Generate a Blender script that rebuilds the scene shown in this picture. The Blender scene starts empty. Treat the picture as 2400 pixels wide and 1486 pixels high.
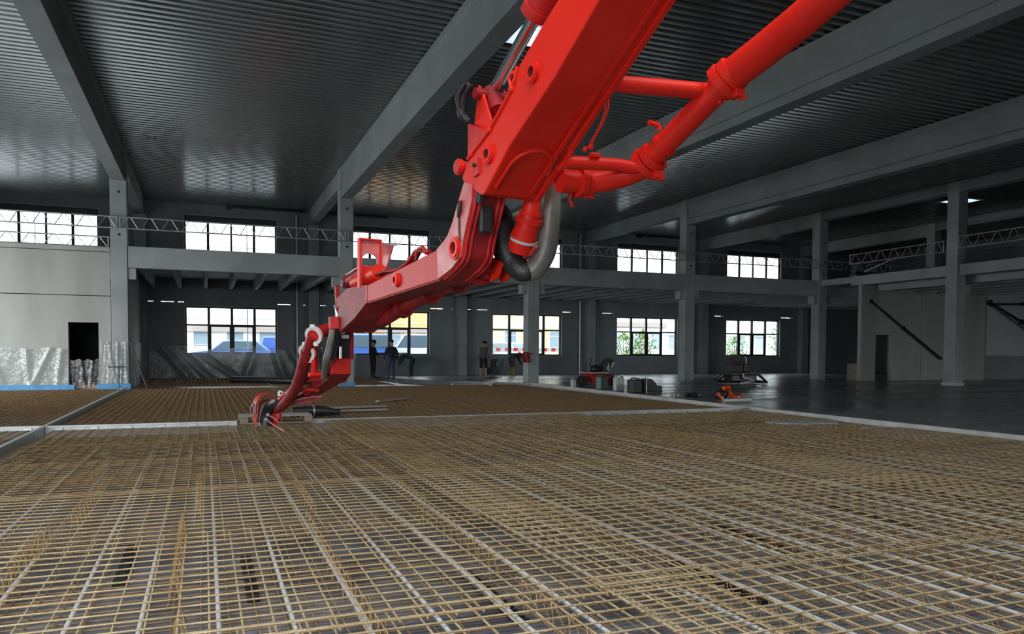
import bpy, bmesh, math, random
from mathutils import Vector, Matrix
random.seed(7)
XL, XR, YR = -10.4, 42.4, -0.7                            # left wall, right wall, rear wall of the hall
scene = bpy.context.scene
COL = scene.collection
PI = math.pi

# ------------------------------------------------------------------ camera
CAM_H = 1.227
YAW, PITCH, ROLL = 0.3802, -0.0389, 0.0053
cam_data = bpy.data.cameras.new('camera')
cam = bpy.data.objects.new('camera', cam_data)
COL.objects.link(cam)
cam_data.sensor_fit = 'HORIZONTAL'
cam_data.sensor_width = 36.0
cam_data.lens = 1804.3 / 2400.0 * 36.0
cam_data.shift_x = 0.0
cam_data.shift_y = (894.8 - 743.0) / 2400.0
cam_data.clip_start = 0.05
cam_data.clip_end = 400
_f = Vector((math.sin(YAW) * math.cos(PITCH), math.cos(YAW) * math.cos(PITCH), math.sin(PITCH)))
_r = Vector((math.cos(YAW), -math.sin(YAW), 0))
_u = _r.cross(_f)
_r2 = _r * math.cos(ROLL) + _u * math.sin(ROLL)
_u2 = -_r * math.sin(ROLL) + _u * math.cos(ROLL)
cam.matrix_world = Matrix(((_r2.x, _u2.x, -_f.x, 0), (_r2.y, _u2.y, -_f.y, 0), (_r2.z, _u2.z, -_f.z, CAM_H), (0, 0, 0, 1)))
scene.camera = cam

# ------------------------------------------------------------------ sky and daylight
world = bpy.data.worlds.new('overcast_sky')
scene.world = world
world.use_nodes = True
_bg = world.node_tree.nodes['Background']
_bg.inputs['Color'].default_value = (0.95, 0.98, 1.0, 1)
_bg.inputs['Strength'].default_value = 6.5

def area_light(name, loc, rot, sx, sy, power, color):
    d = bpy.data.lights.new(name, 'AREA')
    d.shape = 'RECTANGLE'; d.size = sx; d.size_y = sy
    d.energy = power; d.color = color
    o = bpy.data.objects.new(name, d); COL.objects.link(o)
    o.location = loc; o.rotation_euler = rot
    return o
# daylight enters through the windows and through gates and a roof opening added out of view
ADDED_ROOF_GAP = (-8.5, 7.0, YR, 2.55)                          # roof opening added out of view to light the foreground from above
for nm, loc, rot, sx, sy in (('gate_portal', (-5.4, YR - 0.32, 1.65), (90, 0, 0), 9.2, 3.8), ('loading_gate_portal', (XL - 0.32, 21.65, 2.3), (90, 0, -90), 13.5, 5.1),
                             ('added_gate_portal', (26.75, YR - 0.32, 1.7), (90, 0, 0), 8.7, 3.6),  # second gate added out of view to brighten the right side
                             ('added_roof_gap_portal', (-0.75, 0.92, 8.2), (0, 0, 0), 15.6, 3.3)):
    area_light(nm, loc, [math.radians(a) for a in rot], sx, sy, 0, (1, 1, 1)).data.cycles.is_portal = True

scene.view_settings.view_transform = 'Standard'
scene.view_settings.look = 'None'
scene.view_settings.exposure = 0.3
scene.view_settings.gamma = 1.0
scene.view_settings.use_curve_mapping = False
scene.cycles.use_denoising = True
scene.cycles.max_bounces = 8
scene.cycles.diffuse_bounces = 4
scene.cycles.glossy_bounces = 4
scene.cycles.transparent_max_bounces = 12
scene.cycles.transmission_bounces = 4
scene.cycles.caustics_reflective = False
scene.cycles.caustics_refractive = False
scene.cycles.sample_clamp_indirect = 4.0

# ------------------------------------------------------------------ materials
MAT = {}
def material(name, color, rough=0.6, metal=0.0, vary=0.0, scale=3.0, color2=None, bump=0.0, bump_scale=30.0,
             rough_vary=0.0, coat=0.0, spec=None, detail=4.0, stretch=None):
    m = bpy.data.materials.new(name); m.use_nodes = True
    nt = m.node_tree; b = nt.nodes['Principled BSDF']
    b.inputs['Roughness'].default_value = rough
    b.inputs['Metallic'].default_value = metal
    if spec is not None: b.inputs['Specular IOR Level'].default_value = spec
    if coat: b.inputs['Coat Weight'].default_value = coat; b.inputs['Coat Roughness'].default_value = 0.15
    c1 = tuple(color) + (1,)
    b.inputs['Base Color'].default_value = c1
    if vary or color2 or bump or rough_vary:
        tc = nt.nodes.new('ShaderNodeTexCoord')
        vec = tc.outputs['Object']
        if stretch:
            mp = nt.nodes.new('ShaderNodeMapping'); mp.inputs['Scale'].default_value = stretch
            nt.links.new(vec, mp.inputs['Vector']); vec = mp.outputs['Vector']
        n = nt.nodes.new('ShaderNodeTexNoise')
        n.inputs['Scale'].default_value = scale; n.inputs['Detail'].default_value = detail
        nt.links.new(vec, n.inputs['Vector'])
        if vary or color2:
            r = nt.nodes.new('ShaderNodeValToRGB')
            if color2 is None: color2 = tuple(min(1, c * (1 + vary)) for c in color); lo = tuple(c * (1 - vary) for c in color)
            else: lo = color
            r.color_ramp.elements[0].position = 0.32; r.color_ramp.elements[0].color = tuple(lo) + (1,)
            r.color_ramp.elements[1].position = 0.68; r.color_ramp.elements[1].color = tuple(color2) + (1,)
            nt.links.new(n.outputs['Fac'], r.inputs['Fac']); nt.links.new(r.outputs['Color'], b.inputs['Base Color'])
        if rough_vary:
            mr = nt.nodes.new('ShaderNodeMapRange')
            mr.inputs['From Min'].default_value = 0.3; mr.inputs['From Max'].default_value = 0.7
            mr.inputs['To Min'].default_value = max(0.02, rough - rough_vary); mr.inputs['To Max'].default_value = min(1, rough + rough_vary)
            nt.links.new(n.outputs['Fac'], mr.inputs['Value']); nt.links.new(mr.outputs['Result'], b.inputs['Roughness'])
        if bump:
            n2 = nt.nodes.new('ShaderNodeTexNoise'); n2.inputs['Scale'].default_value = bump_scale; n2.inputs['Detail'].default_value = 3
            nt.links.new(vec, n2.inputs['Vector'])
            bp = nt.nodes.new('ShaderNodeBump'); bp.inputs['Strength'].default_value = bump; bp.inputs['Distance'].default_value = 0.02
            nt.links.new(n2.outputs['Fac'], bp.inputs['Height']); nt.links.new(bp.outputs['Normal'], b.inputs['Normal'])
    MAT[name] = m
    return m

material('concrete_beam', (0.235, 0.26, 0.262), 0.75, vary=0.14, scale=0.8, bump=0.1, bump_scale=14, detail=8)
material('concrete', (0.345, 0.372, 0.37), 0.75, vary=0.16, scale=0.9, bump=0.12, bump_scale=14, detail=8)
material('concrete_panel', (0.36, 0.375, 0.355), 0.7, color2=(0.45, 0.46, 0.42), scale=0.8, bump=0.1, bump_scale=8, detail=8, stretch=(1.6, 1.0, 0.35))
material('concrete_wall', (0.27, 0.298, 0.31), 0.8, vary=0.14, scale=0.6, bump=0.1, bump_scale=12, detail=8)
material('deck_steel', (0.255, 0.275, 0.272), 0.2, metal=0.72, vary=0.07, scale=0.5)
material('film', (0.13, 0.14, 0.16), 0.42, vary=0.4, scale=2.5, bump=0.5, bump_scale=5)
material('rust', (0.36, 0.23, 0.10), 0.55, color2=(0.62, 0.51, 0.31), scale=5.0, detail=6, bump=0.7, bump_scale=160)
material('rust_dim', (0.24, 0.155, 0.072), 0.6, color2=(0.42, 0.31, 0.165), scale=5.0, detail=6)  # darker rust for the farther rows, light falloff put into the colour
material('rust_dimmer', (0.20, 0.12, 0.055), 0.7, color2=(0.33, 0.215, 0.105), scale=4.0, detail=6)  # darker again: light falloff at the back put into colour; lower layer shares it
material('spacer_wire', (0.33, 0.2, 0.08), 0.6, color2=(0.5, 0.33, 0.14), scale=9.0)
material('pipe_grey', (0.52, 0.53, 0.52), 0.45, vary=0.12, scale=5)
material('red', (0.72, 0.018, 0.010), 0.42, spec=0.25, color2=(0.80, 0.028, 0.014), scale=2.2, bump=0.03, bump_scale=40, detail=6)
material('red_aged_dim', (0.50, 0.016, 0.014), 0.45, spec=0.25, color2=(0.58, 0.03, 0.026), scale=3, detail=6, bump=0.04, bump_scale=40)  # duller, dirtier red of the lower sections, their weaker light put into it too
material('red_worn', (0.42, 0.018, 0.02), 0.45, spec=0.3, color2=(0.62, 0.04, 0.035), scale=7, detail=8, bump=0.15, bump_scale=30)
material('red_faded', (0.52, 0.06, 0.06), 0.42, color2=(0.66, 0.24, 0.24), scale=6, detail=8)
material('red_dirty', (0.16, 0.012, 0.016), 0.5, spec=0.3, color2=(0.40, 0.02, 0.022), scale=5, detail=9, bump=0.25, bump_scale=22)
material('chrome', (0.75, 0.76, 0.78), 0.12, metal=1.0)
material('rubber', (0.02, 0.021, 0.023), 0.45, vary=0.3, scale=8, bump=0.3, bump_scale=20)
material('sleeve_rubber', (0.10, 0.092, 0.08), 0.38, color2=(0.21, 0.19, 0.165), scale=6, detail=7, bump=0.4, bump_scale=9)
material('black_steel', (0.018, 0.018, 0.02), 0.4, vary=0.3, scale=6)
material('galvanised', (0.55, 0.57, 0.57), 0.38, metal=0.7, vary=0.12, scale=6)
material('joint_metal', (0.62, 0.66, 0.66), 0.4, metal=0.35, vary=0.12, scale=4)
material('joint_dusty', (0.40, 0.41, 0.40), 0.75, color2=(0.55, 0.56, 0.54), scale=3, bump=0.4, bump_scale=20)
material('white_plastic', (0.78, 0.80, 0.78), 0.4, vary=0.06, scale=4)
material('white_clamp', (0.75, 0.73, 0.68), 0.45, vary=0.08, scale=6)
material('wood', (0.26, 0.19, 0.12), 0.75, color2=(0.38, 0.30, 0.21), scale=3, stretch=(1, 8, 8), detail=6)
material('wood_grey', (0.33, 0.31, 0.28), 0.8, color2=(0.46, 0.43, 0.38), scale=3, stretch=(1, 10, 10), detail=6)
material('blue_foam', (0.10, 0.33, 0.62), 0.6, vary=0.12, scale=4)
material('window_frame', (0.035, 0.04, 0.045), 0.5)
material('shutter', (0.06, 0.065, 0.07), 0.6)
material('reveal_trim', (0.45, 0.47, 0.47), 0.6)
material('steel_pipe_dark', (0.05, 0.055, 0.07), 0.5)
material('white_board', (0.52, 0.56, 0.58), 0.6, vary=0.05, scale=2)
material('dark_void', (0.02, 0.022, 0.026), 0.9)
material('orange_vest', (0.85, 0.10, 0.02), 0.7, vary=0.2, scale=9)
material('yellow_boot', (0.42, 0.34, 0.10), 0.6, vary=0.15, scale=9)
material('skin', (0.42, 0.25, 0.18), 0.55)
material('cloth_black', (0.014, 0.015, 0.02), 0.85, vary=0.2, scale=8)
material('cloth_navy', (0.02, 0.028, 0.045), 0.85, vary=0.2, scale=8)
material('cloth_jeans', (0.05, 0.075, 0.14), 0.85, vary=0.25, scale=8)
material('cloth_grey', (0.10, 0.10, 0.10), 0.85, vary=0.2, scale=8)
material('cloth_olive', (0.035, 0.045, 0.04), 0.85, vary=0.2, scale=8)
material('hair', (0.02, 0.016, 0.013), 0.7)
material('asphalt', (0.30, 0.30, 0.30), 0.85, vary=0.1, scale=1)
material('yard_bounce', (0.74, 0.73, 0.70), 0.85, vary=0.08, scale=1)  # unseen ground kept very pale to bounce daylight onto the ceiling
material('facade_white', (0.72, 0.72, 0.70), 0.8, vary=0.04, scale=0.6)
material('facade_yellow', (0.78, 0.66, 0.30), 0.8, vary=0.05, scale=0.6)
material('facade_orange', (0.75, 0.42, 0.16), 0.8, vary=0.05, scale=0.6)
material('facade_grey', (0.42, 0.44, 0.45), 0.8, vary=0.05, scale=0.6)
material('facade_window', (0.22, 0.28, 0.32), 0.15)
material('brown_band', (0.30, 0.26, 0.23), 0.8)
material('car_blue', (0.06, 0.16, 0.50), 0.25, coat=0.6)
material('car_navy', (0.04, 0.10, 0.34), 0.25, coat=0.6)
material('car_white', (0.75, 0.76, 0.76), 0.3, coat=0.5)
material('car_silver', (0.42, 0.45, 0.48), 0.3, coat=0.5)
material('car_glass', (0.08, 0.12, 0.15), 0.08)
material('tyre', (0.02, 0.02, 0.02), 0.8)
material('tail_light', (0.6, 0.02, 0.02), 0.3)
material('leaf', (0.10, 0.20, 0.05), 0.6, color2=(0.22, 0.34, 0.10), scale=2)
material('bark', (0.12, 0.09, 0.06), 0.9)
material('barrier_red', (0.75, 0.04, 0.03), 0.5)
material('barrier_white', (0.8, 0.8, 0.8), 0.5)
material('tub_red', (0.36, 0.02, 0.025), 0.5, vary=0.25, scale=6)
material('can_white', (0.50, 0.54, 0.54), 0.45)
material('can_teal', (0.11, 0.17, 0.16), 0.5)
material('can_dark', (0.045, 0.048, 0.05), 0.5, vary=0.2, scale=5)
material('engine_grey', (0.05, 0.05, 0.052), 0.5, vary=0.3, scale=7)
material('seat_brown', (0.07, 0.055, 0.05), 0.6)

# wet, power-trowelled slab
m = material('wet_slab', (0.17, 0.185, 0.19), 0.27, color2=(0.25, 0.265, 0.27), scale=0.7, rough_vary=0.14, detail=6, bump=0.05, bump_scale=3, stretch=(0.35, 1.5, 1))
# glass and plastic sheet: thin, light passes straight through
def thin(name, tint, gloss, rough, fac):
    m = bpy.data.materials.new(name); m.use_nodes = True; nt = m.node_tree; nt.nodes.clear()
    out = nt.nodes.new('ShaderNodeOutputMaterial'); mix = nt.nodes.new('ShaderNodeMixShader')
    tr = nt.nodes.new('ShaderNodeBsdfTransparent'); tr.inputs['Color'].default_value = tint + (1,)
    gl = nt.nodes.new('ShaderNodeBsdfGlossy'); gl.inputs['Color'].default_value = gloss + (1,); gl.inputs['Roughness'].default_value = rough
    fr = nt.nodes.new('ShaderNodeLayerWeight'); fr.inputs['Blend'].default_value = fac
    nt.links.new(fr.outputs['Fresnel'], mix.inputs['Fac']); nt.links.new(tr.outputs[0], mix.inputs[1]); nt.links.new(gl.outputs[0], mix.inputs[2])
    nt.links.new(mix.outputs[0], out.inputs['Surface'])
    MAT[name] = m
thin('glass', (0.80, 0.83, 0.85), (1, 1, 1), 0.02, 0.15)
thin('skylight_glass', (0.9, 0.95, 1.0), (1, 1, 1), 0.1, 0.1)
def sheet_mat(name):
    m = bpy.data.materials.new(name); m.use_nodes = True; nt = m.node_tree; nt.nodes.clear()
    out = nt.nodes.new('ShaderNodeOutputMaterial'); mix = nt.nodes.new('ShaderNodeMixShader'); add = nt.nodes.new('ShaderNodeMixShader')
    tr = nt.nodes.new('ShaderNodeBsdfTransparent'); tr.inputs['Color'].default_value = (0.90, 0.92, 0.92, 1)
    gl = nt.nodes.new('ShaderNodeBsdfGlossy'); gl.inputs['Color'].default_value = (1, 1, 1, 1); gl.inputs['Roughness'].default_value = 0.2
    df = nt.nodes.new('ShaderNodeBsdfTranslucent'); df.inputs['Color'].default_value = (0.6, 0.62, 0.62, 1)
    tc = nt.nodes.new('ShaderNodeTexCoord'); nz = nt.nodes.new('ShaderNodeTexNoise'); nz.inputs['Scale'].default_value = 7; nz.inputs['Detail'].default_value = 5; nz.inputs['Distortion'].default_value = 1.5
    bpn = nt.nodes.new('ShaderNodeBump'); bpn.inputs['Strength'].default_value = 0.55; bpn.inputs['Distance'].default_value = 0.06
    nt.links.new(tc.outputs['Object'], nz.inputs['Vector']); nt.links.new(nz.outputs['Fac'], bpn.inputs['Height']); nt.links.new(bpn.outputs['Normal'], gl.inputs['Normal'])
    mix.inputs['Fac'].default_value = 0.10; add.inputs['Fac'].default_value = 0.12
    nt.links.new(tr.outputs[0], mix.inputs[1]); nt.links.new(df.outputs[0], mix.inputs[2])
    nt.links.new(mix.outputs[0], add.inputs[1]); nt.links.new(gl.outputs[0], add.inputs[2]); nt.links.new(add.outputs[0], out.inputs['Surface'])
    MAT[name] = m
sheet_mat('plastic_sheet')

# ------------------------------------------------------------------ mesh helpers
def tagged(o, label=None, cat=None, group=None, kind=None):
    if label: o['label'] = label
    if cat: o['category'] = cat
    if group: o['group'] = group
    if kind: o['kind'] = kind
    return o
def empty(name, loc=(0, 0, 0), rz=0.0):
    o = bpy.data.objects.new(name, None); COL.objects.link(o); o.location = loc; o.rotation_euler = (0, 0, rz); o.empty_display_size = 0.2
    return o
def link(name, mesh, parent=None, loc=None):
    o = bpy.data.objects.new(name, mesh); COL.objects.link(o)
    if parent: o.parent = parent
    if loc: o.location = loc
    return o

class MB:
    """collects vertices and faces of one mesh"""
    def __init__(s): s.v = []; s.f = []; s.mi = []
    def face(s, idx, mi=0): s.f.append(tuple(idx)); s.mi.append(mi)
    def quad(s, a, b, c, d, mi=0):
        n = len(s.v); s.v += [tuple(a), tuple(b), tuple(c), tuple(d)]; s.face((n, n + 1, n + 2, n + 3), mi)
    def box(s, a, b, mi=0):
        x0, y0, z0 = a; x1, y1, z1 = b; n = len(s.v)
        s.v += [(x0, y0, z0), (x1, y0, z0), (x1, y1, z0), (x0, y1, z0), (x0, y0, z1), (x1, y0, z1), (x1, y1, z1), (x0, y1, z1)]
        for q in ((0, 3, 2, 1), (4, 5, 6, 7), (0, 1, 5, 4), (1, 2, 6, 5), (2, 3, 7, 6), (3, 0, 4, 7)): s.face([n + i for i in q], mi)
        return s
    def prism(s, pts, off, mi=0):
        off = Vector(off); n = len(s.v); k = len(pts)
        s.v += [tuple(p) for p in pts] + [tuple(Vector(p) + off) for p in pts]
        s.face(list(range(n + k - 1, n - 1, -1)), mi); s.face(list(range(n + k, n + 2 * k)), mi)
        for i in range(k): j = (i + 1) % k; s.face((n + i, n + j, n + k + j, n + k + i), mi)
        return s
    def tube(s, pts, r, sides=10, caps=True, mi=0, closed=False):
        pts = [Vector(p) for p in pts]; k = len(pts)
        rr = r if isinstance(r, (list, tuple)) else [r] * k
        up = Vector((0, 0, 1)); n0 = len(s.v); prev = None
        for i, p in enumerate(pts):
            if closed: t = (pts[(i + 1) % k] - pts[i - 1])
            else: t = (pts[min(i + 1, k - 1)] - pts[max(i - 1, 0)])
            t.normalize()
            if prev is None:
                a = t.cross(up)
                if a.length < 0.05: a = t.cross(Vector((1, 0, 0)))
            else: a = prev - t * prev.dot(t)
            a.normalize(); b = t.cross(a); prev = a
            for j in range(sides):
                w = 2 * PI * j / sides
                s.v.append(tuple(p + (a * math.cos(w) + b * math.sin(w)) * rr[i]))
        for i in range(k if closed else k - 1):
            i2 = (i + 1) % k
            for j in range(sides):
                j2 = (j + 1) % sides
                s.face((n0 + i * sides + j, n0 + i * sides + j2, n0 + i2 * sides + j2, n0 + i2 * sides + j), mi)
        if caps and not closed:
            s.face([n0 + j for j in range(sides - 1, -1, -1)], mi); s.face([n0 + (k - 1) * sides + j for j in range(sides)], mi)
        return s
    def disc_ring(s, c, axis, r_out, r_in, thick, sides=20, mi=0):
        """flat ring (washer) around axis, c = middle"""
        c = Vector(c); ax = Vector(axis).normalized(); a = ax.cross(Vector((0, 0, 1)))
        if a.length < 0.05: a = ax.cross(Vector((1, 0, 0)))
        a.normalize(); b = ax.cross(a); n = len(s.v)
        for r, h in ((r_in, -1), (r_out, -1), (r_out, 1), (r_in, 1)):
            for j in range(sides):
                w = 2 * PI * j / sides
                s.v.append(tuple(c + ax * h * thick / 2 + (a * math.cos(w) + b * math.sin(w)) * r))
        for q in range(4):
            q2 = (q + 1) % 4
            for j in range(sides):
                j2 = (j + 1) % sides
                s.face((n + q * sides + j, n + q * sides + j2, n + q2 * sides + j2, n + q2 * sides + j), mi)
        return s
    def ball(s, c, r, seg=10, rings=7, mi=0, sc=(1, 1, 1)):
        c = Vector(c); n = len(s.v)
        for i in range(rings + 1):
            th = PI * i / rings
            for j in range(seg):
                w = 2 * PI * j / seg
                s.v.append((c.x + r * sc[0] * math.sin(th) * math.cos(w), c.y + r * sc[1] * math.sin(th) * math.sin(w), c.z + r * sc[2] * math.cos(th)))
        for i in range(rings):
            for j in range(seg):
                j2 = (j + 1) % seg
                s.face((n + i * seg + j, n + (i + 1) * seg + j, n + (i + 1) * seg + j2, n + i * seg + j2), mi)
        return s
    def mesh(s, name, mats, smooth=None):
        me = bpy.data.meshes.new(name); me.from_pydata(s.v, [], s.f)
        for m in (mats if isinstance(mats, (list, tuple)) else [mats]): me.materials.append(MAT[m])
        if any(s.mi): me.polygons.foreach_set('material_index', s.mi)
        bm = bmesh.new(); bm.from_mesh(me); bmesh.ops.recalc_face_normals(bm, faces=bm.faces); bm.to_mesh(me); bm.free()
        if smooth is not None:
            me.polygons.foreach_set('use_smooth', [True] * len(me.polygons))
            me.set_sharp_from_angle(angle=math.radians(smooth))
        me.update(); return me
    def build(s, name, mats, parent=None, smooth=None, bevel=0.0, loc=None):
        o = link(name, s.mesh(name, mats, smooth), parent, loc)
        if bevel:
            b = o.modifiers.new('edge', 'BEVEL'); b.width = bevel; b.segments = 2; b.limit_method = 'ANGLE'; b.angle_limit = math.radians(40)
        return o
def boxo(name, a, b, mat, parent=None, bevel=0.0): return MB().box(a, b).build(name, mat, parent, bevel=bevel)
def copy_tree(o, parent=None, loc=None):
    c = o.copy(); COL.objects.link(c); c.parent = parent
    if loc is not None: c.location = loc
    for ch in list(o.children): copy_tree(ch, c)
    return c
def wall_openings(u0, u1, z0, z1, holes, place, t):
    """wall sheet in (u, z) with rectangular holes; place(u, d, z) -> world, d in 0..t"""
    us = sorted({u0, u1, *[h[0] for h in holes], *[h[1] for h in holes]}); zs = sorted({z0, z1, *[h[2] for h in holes], *[h[3] for h in holes]})
    us = [u for u in us if u0 <= u <= u1]; zs = [z for z in zs if z0 <= z <= z1]
    def solid(i, j):
        if i < 0 or j < 0 or i >= len(us) - 1 or j >= len(zs) - 1: return False
        uc, zc = (us[i] + us[i + 1]) / 2, (zs[j] + zs[j + 1]) / 2
        return not any(h[0] < uc < h[1] and h[2] < zc < h[3] for h in holes)
    b = MB()
    for i in range(len(us) - 1):
        for j in range(len(zs) - 1):
            if not solid(i, j): continue
            a, c, e, g = us[i], us[i + 1], zs[j], zs[j + 1]
            b.quad(place(a, 0, e), place(c, 0, e), place(c, 0, g), place(a, 0, g)); b.quad(place(a, t, e), place(a, t, g), place(c, t, g), place(c, t, e))
            if not solid(i - 1, j): b.quad(place(a, 0, e), place(a, 0, g), place(a, t, g), place(a, t, e))
            if not solid(i + 1, j): b.quad(place(c, 0, e), place(c, t, e), place(c, t, g), place(c, 0, g))
            if not solid(i, j - 1): b.quad(place(a, 0, e), place(a, t, e), place(c, t, e), place(c, 0, e))
            if not solid(i, j + 1): b.quad(place(a, 0, g), place(c, 0, g), place(c, t, g), place(a, t, g))
    return b

# ------------------------------------------------------------------ the hall
BAY, X0, YC, YB, ZC = 7.5, -2.6, 28.70, 38.35, 7.92      # bay width, first column, column row face, back wall face, ceiling
GRID = [X0 + BAY * k for k in range(-1, 7)]
def st(o, label=None, cat=None): return tagged(o, label, cat, kind='structure')

# floors
st(boxo('floor', (XL, YR, -0.32), (12.6, YB, -0.22), 'film'), 'dark plastic film on the subfloor under the reinforcement', 'floor')
SLAB = [(11.36, YR, 0), (11.42, 7.0, 0), (11.5, 14.1, 0), (11.75, 19.5, 0), (12.15, 28.2, 0), (10.6, 29.6, 0), (9.3, 31.2, 0), (8.2, 34.0, 0), (8.0, YB, 0), (XR, YB, 0), (XR, YR, 0)]
st(MB().prism([(x, y, -0.21) for x, y, _ in SLAB], (0, 0, 0.21)).build('floor_slab', 'wet_slab'), 'wet grey power-trowelled concrete slab reflecting the windows', 'floor')

# corrugated roof deck, with two roof-light openings
SKY = [(6.12, 7.32, 14.62, 15.83), (30.2, 31.4, 23.7, 24.9)]
dk = MB(); P = 0.25
y = YR
while y < YB - 1e-6:
    prof = [(y, ZC), (y + 0.10, ZC), (y + 0.135, ZC + 0.11), (y + 0.215, ZC + 0.11), (y + P, ZC)]
    cuts = [(a, b) for a, b, c, d in SKY + [ADDED_ROOF_GAP] if c < y + P / 2 < d]
    spans = []; x = XL
    for a, b in sorted(cuts): spans.append((x, a)); x = b
    spans.append((x, XR))
    for a, b in spans:
        for (ya, za), (yb, zb) in zip(prof[:-1], prof[1:]): dk.quad((a, ya, za), (b, ya, za), (b, yb, zb), (a, yb, zb))
    y += P
st(dk.build('ceiling', 'deck_steel'), 'corrugated steel roof deck spanning between concrete beams', 'ceiling')
for n, (a, b, c, d) in enumerate(SKY):
    w = empty('window_%d' % (21 + n), ((a + b) / 2, (c + d) / 2, ZC)); st(w, ['square roof light beside the upper boom cylinder', 'square roof light above the far mezzanine'][n], 'roof light')
    k = MB()
    for q in (((a - .06, c - .06), (a, d + .06)), ((b, c - .06), (b + .06, d + .06)), ((a, c - .06), (b, c)), ((a, d), (b, d + .06))): k.box((q[0][0] - w.location.x, q[0][1] - w.location.y, 0), (q[1][0] - w.location.x, q[1][1] - w.location.y, 0.4))
    k.build('curb_frame', 'white_board', w)
    MB().box((a - w.location.x, c - w.location.y, .36), (b - w.location.x, d - w.location.y, .38)).build('pane', 'skylight_glass', w)

# walls
WINX = [1.22 + BAY * k for k in range(-1, 5)]
WW = 4.04
LOW, UP = (1.03, 3.25), (5.72, 7.40)
SLITS = [(-2.35, -2.11), (-1.81, -1.26), (-1.1, -0.85), (3.26, 3.88), (4.12, 4.24), (4.46, 4.58), (5.25, 5.55), (5.9, 6.11), (10.8, 11.53), (11.94, 12.05), (12.81, 13.07), (13.33, 14.0), (18.3, 18.91), (19.06, 19.17), (19.33, 19.55), (20.34, 20.47), (20.77, 21.5), (25.8, 25.95), (26.9, 27.05), (28.34, 29.0), (33.3, 34.25), (34.4, 34.5), (35.65, 35.82)]
holes = [(x - WW / 2, x + WW / 2, LOW[0], LOW[1]) for x in WINX[1:]] + [(x - WW / 2, x + WW / 2, UP[0], UP[1]) for x in WINX] + [(a, b, 3.41, 3.455) for a, b in SLITS]
st(wall_openings(XL, XR, -0.32, ZC + 0.12, holes, lambda u, d, z: (u, YB + d, z), 0.3).build('wall_back', 'concrete_wall'), 'dark concrete outer wall with two rows of windows', 'wall')
st(wall_openings(YR, YB, -0.32, ZC + 0.12, [(15.0, 28.3, -0.22, 4.8)], lambda u, d, z: (XL - d, u, z), 0.3).build('wall_left', 'concrete_wall'), 'side wall with a loading gate added out of view', 'wall')
st(wall_openings(YR, YB, -0.32, ZC + 0.12, [], lambda u, d, z: (XR + d, u, z), 0.3).build('wall_right', 'concrete_wall'), 'plain concrete side wall', 'wall')
st(wall_openings(XL, XR, -0.32, ZC + 0.12, [(-9.8, -1.0, -0.22, 3.5), (22.5, 31.0, 0.0, 3.4)], lambda u, d, z: (u, YR - d, z), 0.3).build('wall_rear', 'concrete_wall'), 'end wall with entrance gates added out of view', 'wall')

# windows
def rect_frame(b, x0, x1, z0, z1, w, y0, y1):
    b.box((x0, y0, z0), (x1, y1, z0 + w)); b.box((x0, y0, z1 - w), (x1, y1, z1)); b.box((x0, y0, z0 + w), (x0 + w, y1, z1 - w)); b.box((x1 - w, y0, z0 + w), (x1, y1, z1 - w))
def make_window(lower):
    root = empty('window_1'); z0, z1 = (LOW if lower else UP); h = z1 - z0; hw = WW / 2
    fr = MB(); rect_frame(fr, -hw, hw, 0, h, 0.07, 0.12, 0.22)
    fr.build('frame', 'window_frame', root)
    top = h - 0.07 if lower else h - 0.30
    if not lower: MB().box((-hw + 0.07, 0.08, top), (hw - 0.07, 0.22, h - 0.07)).build('shutter_box', 'shutter', root)
    us = [-hw + 0.07, -hw / 2, 0, hw / 2, hw - 0.07]
    for i, u in enumerate(us[1:4]):
        wd = 0.055 if lower or i != 1 else 0.04
        boxo('mullion', (u - wd, 0.12, 0.07), (u + wd, 0.22, top), 'window_frame', root)
    zs = [0.07, top]
    if lower:
        zt = h * 0.615
        boxo('transom', (-hw + 0.07, 0.125, zt - 0.035), (hw - 0.07, 0.215, zt + 0.035), 'window_frame', root); zs = [0.07, zt, top]
        for a, b in ((us[1], us[2]), (us[2], us[3])):
            k = MB(); rect_frame(k, a + 0.055, b - 0.055, 0.07, zt - 0.035, 0.05, 0.10, 0.2); k.build('sash', 'window_frame', root)
    for i in range(4):
        for j in range(len(zs) - 1): boxo('pane', (us[i] + 0.02, 0.165, zs[j]), (us[i + 1] - 0.02, 0.172, zs[j + 1]), 'glass', root)
    t = MB()
    t.box((-hw - 0.03, -0.02, -0.03), (hw + 0.03, 0.12, 0.0)); t.box((hw - 0.004, -0.012, 0), (hw + 0.03, 0.1, h)); t.box((-hw - 0.03, -0.012, 0), (-hw + 0.004, 0.1, h)); t.box((-hw - 0.03, -0.012, h - 0.004), (hw + 0.03, 0.1, h + 0.025))
    t.build('reveal', 'reveal_trim', root)
    return root
where = ['above the partition wall with the doorway', 'behind the sheeted wall', 'behind the boom', 'behind the third column', 'between the third and fourth column', 'next to the last free column', 'at the far end of the back wall']
for lower in (True, False):
    base = make_window(lower)
    for k, x in enumerate(WINX):
        if k == 0 and lower: continue
        w = base if k == 1 else copy_tree(base)
        w.location = (x, YB, LOW[0] if lower else UP[0])
        w.name = 'window_%d' % (k + (1 if lower else 11))
        st(w, ('lower eight-pane window ' if lower else 'upper four-pane window ') + where[k], 'window')

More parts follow.
